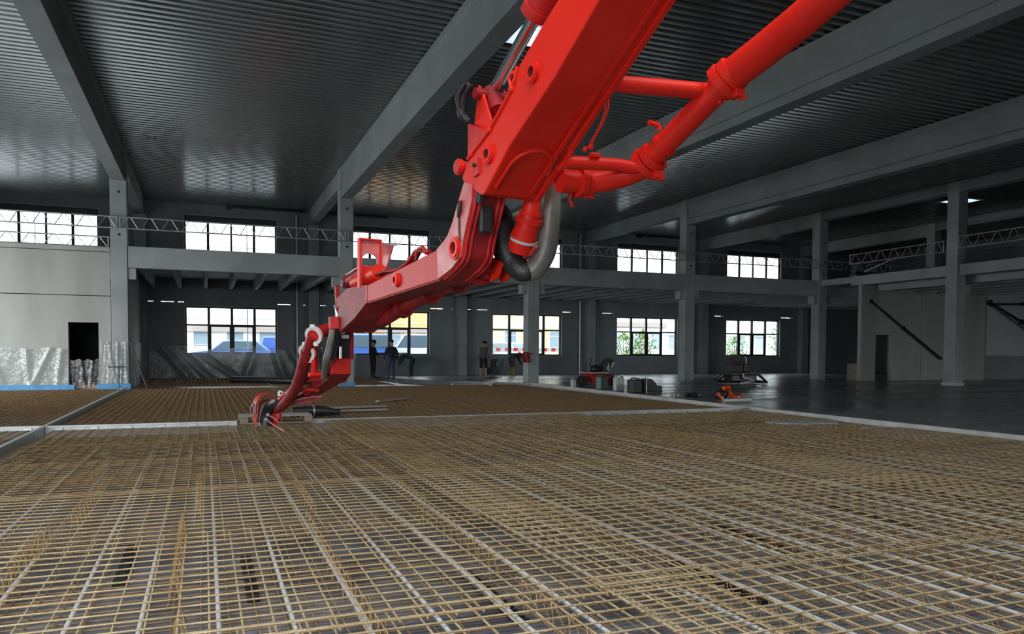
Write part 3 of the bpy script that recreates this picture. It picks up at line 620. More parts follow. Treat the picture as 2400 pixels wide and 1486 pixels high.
# ------------------------------------------------------------------ concrete pump boom
# Local frame: s along the boom's vertical plane (away from the pump), w to its right, z up.
BOOM = {
 'A': [(-0.802, 0.0, 3.183), (-0.657, 0.0, 3.104), (-0.373, 0.0, 2.936), (-0.309, 0.0, 2.821), (-0.04, 0.0, 2.64), (0.209, 0.0, 2.538), (0.258, 0.0, 2.514), (0.345, 0.0, 2.428), (0.332, 0.0, 2.397), (0.1, 0.0, 2.267), (0.053, 0.0, 2.253), (0.013, 0.0, 2.263), (-0.277, 0.0, 2.485), (-0.782, 0.0, 2.768), (-1.183, 0.0, 3.038)],
 'A_boss': [(-0.565, 0.0, 2.857), (-0.036, 0.0, 2.497), (0.371, 0.0, 2.497)],
 'rod': [(0.299, 0.2, 3.005), (-0.302, 0.2, 3.368)],
 'barrel': [(-0.283, 0.2, 3.36), (-0.612, 0.2, 3.574)],
 'clevis': [(0.3, 0.1, 3.055), (0.252, 0.1, 3.009), (0.126, 0.1, 2.779), (0.137, 0.1, 2.698), (0.286, 0.1, 2.768), (0.354, 0.1, 2.808), (0.318, 0.1, 2.941)],
 'line1': [(0.342, 0.3, 3.1), (-0.169, 0.3, 3.414)],
 'line2': [(0.391, 0.36, 3.131), (-0.122, 0.36, 3.45)],
 'eye': [(-0.309, 0.0, 2.845), (-0.288, 0.0, 2.9), (-0.319, 0.0, 2.927), (-0.364, 0.0, 2.923)],
 'keyplate': [(0.113, 0.0, 2.445)],
 'B': [(3.001, 0.0, 1.741), (2.915, 0.0, 1.412), (2.488, 0.0, 1.531), (2.176, 0.0, 1.657), (0.706, 0.0, 1.749), (0.478, 0.0, 1.81), (0.348, 0.0, 1.88), (0.304, 0.0, 1.998), (0.189, 0.0, 2.234), (0.171, 0.0, 2.35), (0.294, 0.0, 2.387), (0.389, 0.0, 2.258), (0.473, 0.0, 2.134), (0.553, 0.0, 2.049), (0.615, 0.0, 2.017), (0.714, 0.0, 1.976), (2.175, 0.0, 1.817), (2.687, 0.0, 1.821)],
 'B_boss': [(0.419, 0.0, 1.947), (1.472, 0.0, 1.805)],
 'B_front': [(0.171, 0.0, 2.322), (0.189, 0.0, 2.234), (0.304, 0.0, 1.998), (0.348, 0.0, 1.88), (0.478, 0.0, 1.81), (0.656, 0.0, 1.758)],
 'Bpipe': [(0.535, 0.34, 1.829), (0.799, 0.34, 1.8), (1.295, 0.33, 1.756), (1.963, 0.32, 1.65), (2.577, 0.3, 1.517)],
 'lug': [(0.473, 0.34, 1.922), (0.374, 0.34, 1.857), (0.435, 0.34, 1.765), (0.547, 0.34, 1.736), (0.599, 0.34, 1.809)],
 'arch': [(2.361, 0.0, 1.849)],
 'archtop': [(2.369, 0.0, 2.242)],
 'gusset': [(2.343, 0.2, 2.211), (2.106, 0.2, 2.176), (2.218, 0.2, 2.015), (2.333, 0.2, 1.979)],
 'hose_top': [(1.042, 0.06, 1.988), (1.242, 0.06, 2.023), (1.368, 0.06, 1.961), (1.633, 0.06, 1.909), (1.919, 0.06, 1.916), (2.121, 0.06, 1.903), (2.39, 0.06, 1.858), (2.678, 0.06, 1.799), (2.861, 0.06, 1.736), (2.987, 0.06, 1.68)],
 'cyl2': [(2.586, 0.12, 1.964), (3.148, 0.12, 1.892)],
 'pipe1': [(-1.831, 1.12, 3.164), (-1.027, 1.08, 2.876)],
 'pipe2': [(-1.068, 1.08, 2.884), (-0.509, 0.95, 2.497)],
 'pipe3': [(-0.538, 0.95, 2.508), (-0.439, 0.92, 2.444), (-0.349, 0.85, 2.405), (-0.281, 0.76, 2.378), (-0.225, 0.66, 2.363), (-0.211, 0.53, 2.353), (-0.203, 0.44, 2.349)],
 'arm1': [(-0.768, 0.385, 2.809), (-0.913, 1.0, 2.83)],
 'arm1b': [(-0.913, 1.0, 2.83), (-0.987, 1.05, 2.864), (-1.048, 1.1, 2.932)],
 'arm2': [(-0.338, 0.385, 2.436), (-0.42, 0.72, 2.447), (-0.467, 0.86, 2.436), (-0.532, 0.93, 2.468), (-0.597, 0.97, 2.536)],
 'plate': [(-0.219, 0.66, 2.44), (-0.222, 0.66, 2.253)],
 'clamp1': [(-1.048, 1.08, 2.88)],
 'clamp2': [(-0.497, 0.95, 2.483)],
 'clamp3': [(-0.208, 0.62, 2.359)],
 'sleeve': [(0.122, 0.62, 2.473), (0.157, 0.62, 2.3), (0.182, 0.62, 2.123), (0.204, 0.6, 1.943), (0.254, 0.55, 1.823), (0.298, 0.48, 1.801), (0.398, 0.44, 1.884), (0.429, 0.4, 1.999), (0.423, 0.36, 2.102), (0.41, 0.32, 2.203)],
 'elbow': [(0.134, 0.45, 2.366), (0.149, 0.45, 2.28), (0.17, 0.45, 2.195), (0.208, 0.45, 2.111), (0.264, 0.45, 2.029), (0.309, 0.45, 1.943)],
 'strap': [(0.357, 0.48, 1.883), (0.231, 0.48, 1.907), (0.159, 0.48, 1.959)],
 'cable': [(-0.737, 0.42, 2.73), (-0.73, 0.42, 2.674), (-0.678, 0.42, 2.599), (-0.611, 0.42, 2.544), (-0.565, 0.42, 2.498), (-0.508, 0.42, 2.495)],
 'Cface': [(3.15, -0.001, 1.16), (3.15, 0.199, 1.151), (3.17, 0.192, 0.981), (3.3, 0.201, 0.924), (3.17, -0.022, 0.988)],
 'Cside': [(3.15, -0.001, 1.323), (3.17, -0.022, 0.988), (3.35, 0.014, 0.921), (4.3, 0.078, 0.726)],
 'hinge': [(3.1, 0.005, 1.365), (3.1, 0.2, 1.368), (3.12, 0.206, 1.143), (3.12, 0.002, 1.143)],
 'Cpipe_a': [(3.5, 0.202, 1.481), (3.38, 0.012, 1.439), (3.3, -0.089, 1.409), (3.22, -0.17, 1.381)],
 'ringA': [(3.225, -0.164, 1.381)],
 'ringB': [(3.36, -0.194, 1.21)],
 'Cpipe_b': [(3.24, -0.177, 1.373), (3.28, -0.187, 1.33), (3.32, -0.188, 1.27), (3.36, -0.199, 1.21)],
 'Cpipe_c': [(3.36, -0.199, 1.21), (3.5, -0.19, 1.082), (3.8, -0.141, 0.94), (4.3, -0.068, 0.778), (5.0, 0.01, 0.589), (5.7, 0.067, 0.451)],
 'post': [(3.3, -0.142, 1.271), (3.4, -0.118, 0.991)],
 'postbase': [(3.4, -0.166, 0.983), (3.4, -0.02, 0.986)],
 'hoseC': [(3.0, -0.061, 1.563), (3.0, -0.049, 1.426), (3.05, -0.059, 1.279), (3.1, -0.078, 1.131), (3.3, -0.038, 0.954)],
 'tubeA': [(3.4, 0.048, 0.937), (3.6, -0.012, 0.931), (3.9, -0.062, 0.903), (4.3, -0.043, 0.841), (4.8, -0.022, 0.719), (5.3, -0.006, 0.598)],
 'tubeB': [(3.8, 0.048, 0.803), (4.0, -0.0, 0.8), (4.3, -0.019, 0.768), (4.7, -0.008, 0.683), (5.3, 0.005, 0.555)],
 'flange': [(5.2, 0.0, 0.63), (5.2, 0.031, 0.561), (5.0, 0.072, 0.551), (4.7, 0.117, 0.573), (4.4, 0.146, 0.636), (4.2, 0.156, 0.696), (4.5, 0.136, 0.69), (4.9, 0.097, 0.639), (5.2, 0.063, 0.666)],
 'guard': [(5.6, -0.188, 0.315), (5.6, -0.192, 0.451), (5.6, -0.181, 0.559), (5.6, -0.127, 0.644), (5.6, -0.047, 0.669), (5.6, 0.033, 0.624), (5.6, 0.07, 0.551), (5.6, 0.08, 0.458)],
 'guard2': [(5.85, -0.109, 0.319), (5.85, -0.108, 0.43), (5.85, -0.092, 0.525), (5.85, -0.042, 0.568), (5.85, 0.018, 0.572), (5.85, 0.072, 0.531), (5.85, 0.094, 0.451)],
 'tiphose': [(5.2, -0.005, 0.604), (5.5, -0.009, 0.543), (5.65, -0.026, 0.48), (5.7, -0.036, 0.383), (5.7, -0.053, 0.257)],
 'tipplate': [(5.5, 0.028, 0.504), (5.5, 0.082, 0.502), (5.5, 0.108, 0.442), (5.5, 0.102, 0.322), (5.5, 0.043, 0.313)],
 'tipplate2': [(5.55, -0.003, 0.42), (5.55, 0.056, 0.418), (5.55, 0.066, 0.275), (5.55, 0.018, 0.288)],
 'pr1': [(5.6, -0.049, 0.407), (5.25, -0.02, 0.368)],
 'pr2': [(5.6, -0.071, 0.348), (5.4, -0.035, 0.298), (5.1, 0.029, 0.236)],
 'ball': [(5.9, 0.269, 0.431)],
 'hosetail': [(5.9, 0.428, 0.368)],
 'link': [(3.05, -0.001, 1.879), (3.05, 0.043, 1.881), (3.05, 0.06, 1.683), (3.05, 0.016, 1.639)],
 'lug2': [(3.0, 0.043, 1.634), (3.0, 0.108, 1.627), (3.0, 0.103, 1.471), (3.0, 0.042, 1.44)],
}

BO = Vector((1.71, 4.75, 0)); BDIR = Vector((-0.16317, 0.98660, 0)); BNOR = Vector((0.98660, 0.16317, 0))
boom = empty('pump_boom', BO)
tagged(boom, 'long red articulated concrete pump boom reaching down to the rebar', 'pump boom')
def q(s, w, z): return BDIR * s + BNOR * w + Vector((0, 0, z))
def Q(key): return [q(*p) for p in BOOM[key]]
def spline(pts, n=6):
    pts = [Vector(p) for p in pts]; out = []
    for i in range(len(pts) - 1):
        p0, p1, p2, p3 = pts[max(i - 1, 0)], pts[i], pts[i + 1], pts[min(i + 2, len(pts) - 1)]
        for j in range(n):
            t = j / n; out.append(0.5 * ((2 * p1) + (-p0 + p2) * t + (2 * p0 - 5 * p1 + 4 * p2 - p3) * t * t + (-p0 + 3 * p1 - 3 * p2 + p3) * t ** 3))
    out.append(pts[-1]); return out
def lerp_list(r, k): 
    out = []
    for i in range(k):
        t = i / (k - 1) * (len(r) - 1); a = int(min(t, len(r) - 2)); out.append(r[a] + (r[a + 1] - r[a]) * (t - a))
    return out
def pipe(name, pts, r, mat, parent=boom, n=6, sides=16):
    p = spline(pts, n) if len(pts) > 2 else [Vector(x) for x in pts]
    rr = lerp_list(r, len(p)) if isinstance(r, (list, tuple)) else r
    return MB().tube(p, rr, sides).build(name, mat, parent, smooth=50)

# --- upper section: tapered box, side faces on w = 0 and w = WA
WA = 0.39
a = BOOM['A']; edir = Vector((a[14][0] - a[11][0], 0, a[14][2] - a[11][2])).normalized()      # upward along the underside
up_ext = 2.1
poly = [q(a[0][0] + edir.x * up_ext, 0, a[0][2] + edir.z * up_ext)] + [q(*p) for p in a] + [q(a[14][0] + edir.x * up_ext, 0, a[14][2] + edir.z * up_ext)]
sec = MB().prism(poly, BNOR * WA).build('upper_section', 'red', boom, bevel=0.012)
def boss(c, r, depth, parent, mat='red', out=-1, name='pin_boss'):
    c = Vector(c); m = BNOR * out
    b = MB().disc_ring(c + m * depth * 0.25, BNOR, r, r * 0.52, depth * 0.5 + 0.01, 28).disc_ring(c + m * depth * 0.65, BNOR, r * 0.82, r * 0.52, depth * 0.5, 28)
    o = b.build(name, mat, parent, smooth=40)
    MB().disc_ring(c + m * 0.004, BNOR, r * 0.53, 0.001, 0.008, 18).build('bore', 'black_steel', parent)
    return o
for i, (c, r) in enumerate(zip(Q('A_boss'), (0.062, 0.064, 0.055))): boss(c, r, 0.028, sec)
# lower (underside) frame
tip = q(a[11][0], 0, a[11][2]); E_ = BDIR * edir.x + Vector((0, 0, edir.z)); N_ = E_.cross(BNOR); N_ = N_ if N_.z < 0 else -N_
def under(e, w, h=0.0): return tip + E_ * e + BNOR * w + N_ * h
arc = [under(0.06, 0.05, 0.004), under(0.22, 0.055, 0.004)] + [under(0.25 + 0.16 * math.sin(t), 0.205 - 0.15 * math.cos(t), 0.004) for t in [PI * i / 12 for i in range(13)]] + [under(0.22, 0.355, 0.004)]
MB().tube(arc, 0.011, 8).build('weld_arch', 'red', sec, smooth=60)
lip = MB().prism([under(0.0, WA - 0.005, -0.01), under(0.0, WA + 0.03, -0.01), under(0.0, WA + 0.03, 0.02), under(0.0, WA - 0.005, 0.02)], E_ * 3.3)
lip.prism([under(0.05, WA - 0.075, 0.0), under(0.05, WA - 0.05, 0.0), under(0.05, WA - 0.05, 0.012), under(0.05, WA - 0.075, 0.012)], E_ * 3.2)
lip.build('edge_lip', 'red', sec)
# key plate, lifting eye, pin head on the end
k = q(*BOOM['keyplate'][0]); kp = MB().prism([k + BDIR * -.03 + Vector((0, 0, .055)), k + BDIR * .035 + Vector((0, 0, .03)), k + BDIR * .03 + Vector((0, 0, -.06)), k + BDIR * -.03 + Vector((0, 0, -.05))], BNOR * -0.018); kp.build('key_plate', 'red_worn', sec)
MB().ball(k + BNOR * -0.03 + Vector((0, 0, .01)), 0.014, 8, 6).build('key_bolt', 'black_steel', sec, smooth=60)
pipe('lifting_eye', Q('eye'), 0.012, 'red', sec, sides=8)
hp = BOOM['A']; top_edge = [q(p[0] - 0.012, 0.0, p[2] + 0.012) for p in hp[2:7]]
pipe('edge_tube', [p + BNOR * -0.004 for p in top_edge], 0.014, 'red', sec, n=3, sides=8)
for p in (top_edge[1], top_edge[2], top_edge[3]): MB().ball(p, 0.026, 8, 6).build('tube_clip', 'red', sec, smooth=60)
# --- lifting cylinder on top of the upper section
cy = MB().tube(Q('barrel') + [q(-1.35, 0.2, 4.05)], 0.085, 20); cyl = cy.build('cylinder_barrel', 'red_worn', boom, smooth=50)
b0, b1 = Q('barrel')[0], Q('barrel')[1]; MB().disc_ring(b0, b1 - b0, 0.098, 0.05, 0.06, 24).build('gland', 'red_worn', cyl, smooth=40)
MB().tube(Q('rod'), 0.036, 16).build('piston_rod', 'chrome', cyl, smooth=50)
MB().tube(Q('line1'), 0.011, 8).build('hydraulic_line', 'red_dirty', cyl, smooth=60); MB().tube(Q('line2'), 0.008, 8).build('hydraulic_line', 'galvanised', cyl, smooth=60)
cv = MB().prism(Q('clevis'), BNOR * 0.022).prism([p + BNOR * 0.2 for p in Q('clevis')], BNOR * 0.022)
clev = cv.build('clevis', 'red', boom, bevel=0.006)
c0 = q(0.27, 0.21, 2.985); MB().tube([c0 - BNOR * 0.15, c0 + BNOR * 0.15], 0.038, 14).build('clevis_pin', 'red_dirty', clev, smooth=50)
MB().tube([q(0.30, .2, 3.03), q(0.20, .2, 2.87)], 0.06, 12).build('rod_eye', 'red_dirty', clev, smooth=50)
pipe('hose_fitting', [q(0.33, 0.06, 3.06), q(0.37, 0.03, 3.01), q(0.385, 0.02, 2.94), q(0.40, 0.03, 2.87), q(0.37, 0.07, 2.82)], [.03, .036, .028, .034, .02], 'rubber', clev, n=4, sides=10)
pipe('hose_fitting', [q(0.30, 0.0, 3.05), q(0.36, -0.02, 2.98), q(0.38, 0.0, 2.90)], [.018, .022, .016], 'rubber', clev, n=4, sides=8)
MB().tube([q(0.371, -0.03, 2.497), q(0.371, 0.41, 2.497)], 0.045, 16).build('joint_pin', 'red_worn', sec, smooth=50)
bk = MB().prism([q(0.13, 0.05, 2.70), q(0.36, 0.05, 2.80), q(0.36, 0.05, 2.55), q(0.22, 0.05, 2.50), q(-0.05, 0.05, 2.62)], BNOR * 0.29); bk.build('clevis_foot', 'red_worn', boom, bevel=0.01)

# --- lower section: bent box
WB = 0.255
B_ = Q('B'); low = MB().prism(B_, BNOR * WB).build('lower_section', 'red_aged_dim', boom, bevel=0.01)
for c, r in zip(Q('B_boss'), (0.082, 0.058)): boss(c, r, 0.036, low)
# faded skin plate over the knee, weld seams
kn = [BOOM['B'][i] for i in (4, 5, 6, 7, 8, 9, 10, 11, 12, 13, 14, 15)]
cx_, cz_ = sum(p[0] for p in kn) / len(kn), sum(p[2] for p in kn) / len(kn)
knp = [q(p[0] + (cx_ - p[0]) * 0.02, -0.007, p[2] + (cz_ - p[2]) * 0.02) for p in kn]
MB().prism(knp, BNOR * 0.007).build('knee_plate', 'red_faded', low)
for i0, i1 in ((4, 15), (3, 16)):
    p0, p1 = BOOM['B'][i0], BOOM['B'][i1]; MB().tube([q(p0[0], -0.004, p0[2]), q(p1[0], -0.004, p1[2])], 0.007, 6).build('weld_seam', 'red_faded', low)
endp = [BOOM['B'][i] for i in (0, 1, 2, 3, 16, 17)]
MB().prism([q(p[0], -0.006, p[2]) for p in endp], BNOR * 0.006).build('end_plate', 'red_dirty', low)
# raised rims and channel of the underside knee
fr = Q('B_front'); nrm = []
for wv in (0.022, 0.055, WB - 0.055, WB - 0.022):
    sp_ = spline(fr, 4); pts = []
    for i, p in enumerate(sp_):
        t = (sp_[min(i + 1, len(sp_) - 1)] - sp_[max(i - 1, 0)]).normalized(); nn = t.cross(BNOR); nn = nn if nn.dot(BDIR) < 0 else -nn
        pts.append(p + BNOR * wv + nn * 0.006)
    MB().tube(pts, 0.012, 6).build('rim', 'red_worn', low, smooth=50)
sp_ = spline(fr, 4); ch = MB(); n0 = 0
for i, p in enumerate(sp_):
    t = (sp_[min(i + 1, len(sp_) - 1)] - sp_[max(i - 1, 0)]).normalized(); nn = t.cross(BNOR); nn = nn if nn.dot(BDIR) < 0 else -nn
    for wv in (0.06, WB - 0.06): ch.v.append(tuple(p + BNOR * wv + nn * 0.004)); ch.v.append(tuple(p + BNOR * wv + nn * -0.004))
for i in range(len(sp_) - 1):
    a_ = i * 4; ch.face((a_, a_ + 2, a_ + 6, a_ + 4)); ch.face((a_ + 1, a_ + 5, a_ + 7, a_ + 3)); ch.face((a_, a_ + 4, a_ + 5, a_ + 1)); ch.face((a_ + 2, a_ + 3, a_ + 7, a_ + 6))
ch.build('channel_liner', 'red_dirty', low)
MB().box((-.05, -.02, -.12), (.05, .02, .12)).build('rubber_buffer', 'rubber', low, bevel=0.02, loc=q(0.21, WB * 0.45, 2.15))
MB().tube([q(0.10, 0.03, 2.40), q(0.15, 0.03, 2.22)], 0.03, 10).build('bleed_hose', 'rubber', low, smooth=60)
# dirty skin under the lower section
und = [BOOM['B'][i] for i in (1, 2, 3, 4, 5)]
us_ = MB()
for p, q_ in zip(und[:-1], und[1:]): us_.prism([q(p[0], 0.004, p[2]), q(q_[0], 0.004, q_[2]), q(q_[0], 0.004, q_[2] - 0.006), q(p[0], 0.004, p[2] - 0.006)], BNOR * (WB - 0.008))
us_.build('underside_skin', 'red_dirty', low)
tro_ = MB()
for p, q_ in zip(und[:-1], und[1:]): tro_.prism([q(p[0], WB - .005, p[2] + .0), q(q_[0], WB - .005, q_[2] + .0), q(q_[0], WB - .005, q_[2] + .1), q(p[0], WB - .005, p[2] + .1)], BNOR * 0.10)
tro_.build('pipe_trough', 'red_dirty', low)
# hydraulic grease can on the knee
MB().tube([q(0.33, -0.02, 2.26), q(0.34, -0.02, 2.19), q(0.36, -0.02, 2.15)], [0.014, 0.018, 0.01], 8).build('grease_fitting', 'rubber', low, smooth=60)
for d_ in (0, 0.012): pipe('thin_hose', [q(0.355 + d_, -0.012, 2.15), q(0.35 + d_, -0.014, 2.05), q(0.34 + d_, -0.01, 1.98)], 0.004, 'rubber', low, n=3, sides=6)
# conveying pipe along the right flank, with couplings
bp_ = pipe('flank_pipe', Q('Bpipe'), 0.066, 'red_dirty', boom)
pb = Q('Bpipe')
for i, t in ((0, .45), (1, .5), (2, .35), (3, .2)):
    c = pb[i].lerp(pb[i + 1], t); MB().disc_ring(c, pb[i + 1] - pb[i], 0.095, 0.055, 0.06, 20).build('pipe_coupling', 'red_dirty', bp_, smooth=40)
lg = MB().prism(Q('lug'), BNOR * 0.02).prism([p + BNOR * 0.09 for p in Q('lug')], BNOR * 0.02); lg.build('pipe_lug', 'red', boom, bevel=0.004)
# arched bracket on top
ar = BOOM['arch'][0]; s0, zb, zt = ar[0], 1.80, BOOM['archtop'][0][2]
W0, W1 = 0.0, 0.195
outer = [(W0, zb), (W0, zt), (W1, zt), (W1, zb)]
hole = [(W1 - 0.024, zb), (W1 - 0.024, 2.06)] + [(W0 + 0.0975 + 0.0735 * math.cos(t), 2.06 + 0.062 * math.sin(t)) for t in [PI * i / 10 for i in range(1, 10)]] + [(W0 + 0.024, 2.06), (W0 + 0.024, zb)]
ab = MB(); pts2 = outer + hole; ab.prism([q(s0, w, z) for w, z in pts2], BDIR * 0.02)
arch = ab.build('arch_bracket', 'red_faded', boom)
rm = MB()
for w0, w1, z0, z1 in ((W0 - 0.012, W0 + 0.004, zb, zt), (W1 - 0.004, W1 + 0.012, zb, zt), (W0 - 0.012, W1 + 0.012, zt, zt + 0.014)): rm.prism([q(s0 - 0.03, w0, z0), q(s0 - 0.03, w1, z0), q(s0 - 0.03, w1, z1), q(s0 - 0.03, w0, z1)], BDIR * 0.06)
rm.build('bracket_rim', 'red', arch)
gu = BOOM['gusset']; MB().prism([q(s0 + .02, W1 + .005, 2.20), q(s0 - 0.30, W1 + .005, 2.17), q(s0 - 0.14, W1 + .005, 1.98), q(s0 - 0.02, W1 + .005, 1.93)], BNOR * 0.014).build('gusset', 'red_faded', arch)
MB().prism([q(s0 + .02, W1, 2.20), q(s0 - 0.30, W1, 2.17), q(s0 - 0.30, W1, 2.195), q(s0 + .02, W1, 2.225)], BNOR * 0.05).build('gusset_cap', 'galvanised', arch)
sd = MB().tube([q(s0 + 0.35, 0.0975, 1.88), q(s0 - 0.25, 0.0975, 1.93)], 0.075, 16); sdo = sd.build('pipe_saddle', 'red', boom, smooth=50)
MB().box((-0.05, -0.04, 0), (0.05, 0.04, 0.07)).build('saddle_block', 'red', sdo, bevel=0.008, loc=q(s0 + 0.1, 0.0975, 1.945))
# hoses and small cylinder on the lower section
pipe('hose_bundle', Q('hose_top'), 0.014, 'red_dirty', boom, sides=8); pipe('hose_bundle', [p + BNOR * 0.03 + Vector((0, 0, 0.012)) for p in Q('hose_top')], 0.011, 'red_worn', boom, sides=8); pipe('hose_bundle', [p + BNOR * 0.05 for p in Q('hose_top')], 0.011, 'rubber', boom, sides=8)
for p in Q('hose_top')[::2]: MB().ball(p + Vector((0, 0, .008)), 0.022, 8, 6).build('hose_clip', 'red_worn', boom, smooth=60)
pipe('bracket_eye', [q(1.25, .06, 1.98), q(1.2, .06, 2.03), q(1.1, .06, 2.03), q(1.05, .06, 1.98)], 0.014, 'red_worn', boom, sides=8)
c2 = Q('cyl2'); cyl2 = MB().tube([c2[0], c2[0].lerp(c2[1], 0.75)], 0.06, 16).build('small_cylinder', 'red_dirty', boom, smooth=50)
MB().disc_ring(c2[0].lerp(c2[1], 0.72), c2[1] - c2[0], 0.072, 0.03, 0.05, 20).build('gland', 'red_dirty', cyl2, smooth=40); MB().tube([c2[0].lerp(c2[1], 0.7), c2[1]], 0.03, 12).build('piston_rod', 'chrome', cyl2, smooth=50)
for dw, dz in ((-0.03, 0.066), (0.02, 0.07)): MB().tube([c2[0] + BNOR * dw + Vector((0, 0, dz)), c2[0].lerp(c2[1], .7) + BNOR * dw + Vector((0, 0, dz))], 0.007, 8).build('hydraulic_line', 'chrome', cyl2, smooth=60)
MB().tube([q(2.75, .1, 1.97), q(2.85, .14, 2.02), q(2.95, .16, 2.0)], 0.03, 10).build('pilot_valve', 'red_dirty', cyl2, smooth=50)
lk = MB().prism(Q('link'), BDIR * 0.05).prism([p + BNOR * 0.15 for p in Q('link')], BDIR * 0.05); lk.build('link_plate', 'red_dirty', boom, bevel=0.006)
l2 = MB().prism(Q('lug2'), BDIR * 0.2); l2.build('grey_cover', 'white_board', boom)
for w0 in (-0.03, 0.04): MB().tube([q(2.98, w0, 1.66), q(2.98, w0 + 0.03, 1.58), q(2.99, w0 - 0.02, 1.50)], 0.012, 8).build('valve_line', 'chrome', boom, smooth=60)
MB().box((-0.06, -0.05, -0.06), (0.06, 0.05, 0.06)).build('valve_block', 'red_worn', boom, bevel=0.01, loc=q(3.0, -0.02, 1.5))

# --- delivery pipe carried on two side arms
dp = pipe('delivery_pipe', [q(-3.6, 1.22, 4.0), *Q('pipe1')], 0.098, 'red', boom, n=4, sides=24)
dp2 = pipe('delivery_pipe', Q('pipe2'), 0.076, 'red', boom, sides=24)
dp3 = pipe('delivery_pipe', Q('pipe3'), 0.076, 'red', boom, sides=20)
def coupling(c, axis, r, parent, mat='red', lever=True):
    c = Vector(c); ax = Vector(axis).normalized()
    o = MB().disc_ring(c - ax * 0.03, ax, r * 1.32, r * 0.9, 0.05, 28).disc_ring(c + ax * 0.03, ax, r * 1.45, r * 0.9, 0.05, 28).build('pipe_coupling', mat, parent, smooth=40)
    if lever:
        dn = Vector((0, 0, -1)); dn = (dn - ax * dn.dot(ax)).normalized()
        MB().box((-.035, -.025, -.025), (.035, .025, .025)).build('clamp_block', mat, o, bevel=0.006, loc=c + dn * r * 1.5)
        MB().tube([c + dn * r * 1.5, c + dn * r * 1.9 + ax * 0.02, c + dn * r * 2.2 - ax * 0.03], 0.007, 8).build('clamp_pin', mat, o, smooth=60)
    return o
d2 = Q('pipe2'); ax2 = d2[1] - d2[0]
coupling(Q('clamp1')[0], ax2, 0.085, dp); coupling(Q('clamp2')[0], ax2, 0.08, dp2)
coupling(Q('clamp3')[0], q(0.0, -1, 0), 0.072, dp3, lever=False)
MB().disc_ring(Q('pipe1')[-1], ax2, 0.11, 0.09, 0.03, 28).build('pipe_collar', 'red', dp, smooth=40)
am = MB().tube(Q('arm1'), 0.05, 18).build('support_arm', 'red', boom, smooth=50)
pipe('arm_end', Q('arm1b'), [0.05, 0.03, 0.022], 'red', am, sides=14)
u = d2[0].lerp(d2[1], 0.12); MB().disc_ring(u, ax2, 0.092, 0.076, 0.03, 26).build('pipe_strap', 'red', am, smooth=40); MB().ball(u + Vector((0, 0, -0.085)), 0.022, 8, 6).build('strap_bolt', 'red', am, smooth=60)
for key, hh in (('arm1', 0.07), ('arm2', 0.06)):
    c_ = Q(key)[0]; MB().prism([c_ - E_ * 0.09, c_ + E_ * 0.09, c_ + E_ * 0.07 - N_ * 0.07, c_ - E_ * 0.07 - N_ * 0.07], BNOR * 0.02).build('arm_mount', 'red', boom, bevel=0.004)
am2 = pipe('support_arm', Q('arm2'), [0.042, 0.042, 0.042, 0.036, 0.02], 'red', boom, sides=18)
u = d2[0].lerp(d2[1], 0.82); MB().disc_ring(u, ax2, 0.09, 0.076, 0.03, 26).build('pipe_strap', 'red', am2, smooth=40)
MB().tube([u + Vector((0, 0, 0.09)) - BNOR * .04, u + Vector((0, 0, 0.12)) - BNOR * .05, u + Vector((0, 0, 0.125)) - BNOR * .13], 0.016, 8).build('strap_hook', 'red', am2, smooth=60)
MB().box((-0.035, -0.02, 0), (0.035, 0.02, 0.03)).build('arm_pad', 'red', am2, bevel=0.006, loc=q(-0.42, 0.56, 2.47))
pl = Q('plate'); MB().prism([pl[0] + BNOR * -.04, pl[0] + BNOR * .04, pl[1] + BNOR * .04, pl[1] + BNOR * -.04], BDIR * -0.015).build('hanger_plate', 'red', boom, bevel=0.004)
MB().ball(pl[1] + BDIR * -0.02 + Vector((0, 0, .035)), 0.014, 8, 6).build('hanger_bolt', 'red_worn', boom, smooth=60)
MB().tube([q(-0.2, 0.54, 2.30), q(-0.19, 0.53, 2.24), q(-0.2, 0.55, 2.19)], 0.018, 8).build('shackle', 'red_dirty', boom, smooth=60)
pipe('wire_loop', Q('cable'), 0.006, 'red', boom, sides=6); pipe('wire_loop', [p + BDIR * .03 + Vector((0, 0, -.01)) for p in Q('cable')], 0.006, 'red_worn', boom, sides=6)
for t in (4, 5): MB().ball(Q('cable')[t] + Vector((0, 0, -.01)), 0.018, 8, 6).build('wire_clip', 'red', boom, smooth=60)
# --- elbow and rubber sleeve at the joint
el = pipe('joint_elbow', Q('elbow'), [0.058, 0.060, 0.066, 0.082, 0.098, 0.085], 'red', boom, sides=22)
ee = Q('elbow'); MB().disc_ring(ee[2], ee[3] - ee[1], 0.082, 0.055, 0.022, 26).build('elbow_flange', 'red', el, smooth=40); MB().disc_ring(ee[2].lerp(ee[3], .55), ee[3] - ee[2], 0.096, 0.06, 0.035, 26).build('elbow_flange', 'red', el, smooth=40)
MB().disc_ring(ee[4].lerp(ee[5], .1) - BDIR * .012, ee[5] - ee[4], 0.10, 0.09, 0.018, 26).build('worn_band', 'white_board', el, smooth=40)
stp = Q('strap'); MB().prism([stp[0], stp[1], stp[1] + Vector((0, 0, .025)), stp[0] + Vector((0, 0, .025))], BNOR * 0.03).prism([stp[1], stp[2], stp[2] + Vector((0, 0, .02)), stp[1] + Vector((0, 0, .02))], BNOR * 0.03).build('elbow_strap', 'red_faded', el)
sl_ = Q('sleeve')
pipe('rubber_sleeve', sl_[:6], [0.062, 0.07, 0.075, 0.077, 0.074, 0.062], 'sleeve_rubber', boom, n=8, sides=20)
pipe('rubber_boot', sl_[4:] + [q(0.36, 0.27, 2.20)], [0.05, 0.074, 0.092, 0.108, 0.112, 0.10, 0.07], 'rubber', boom, n=8, sides=20)

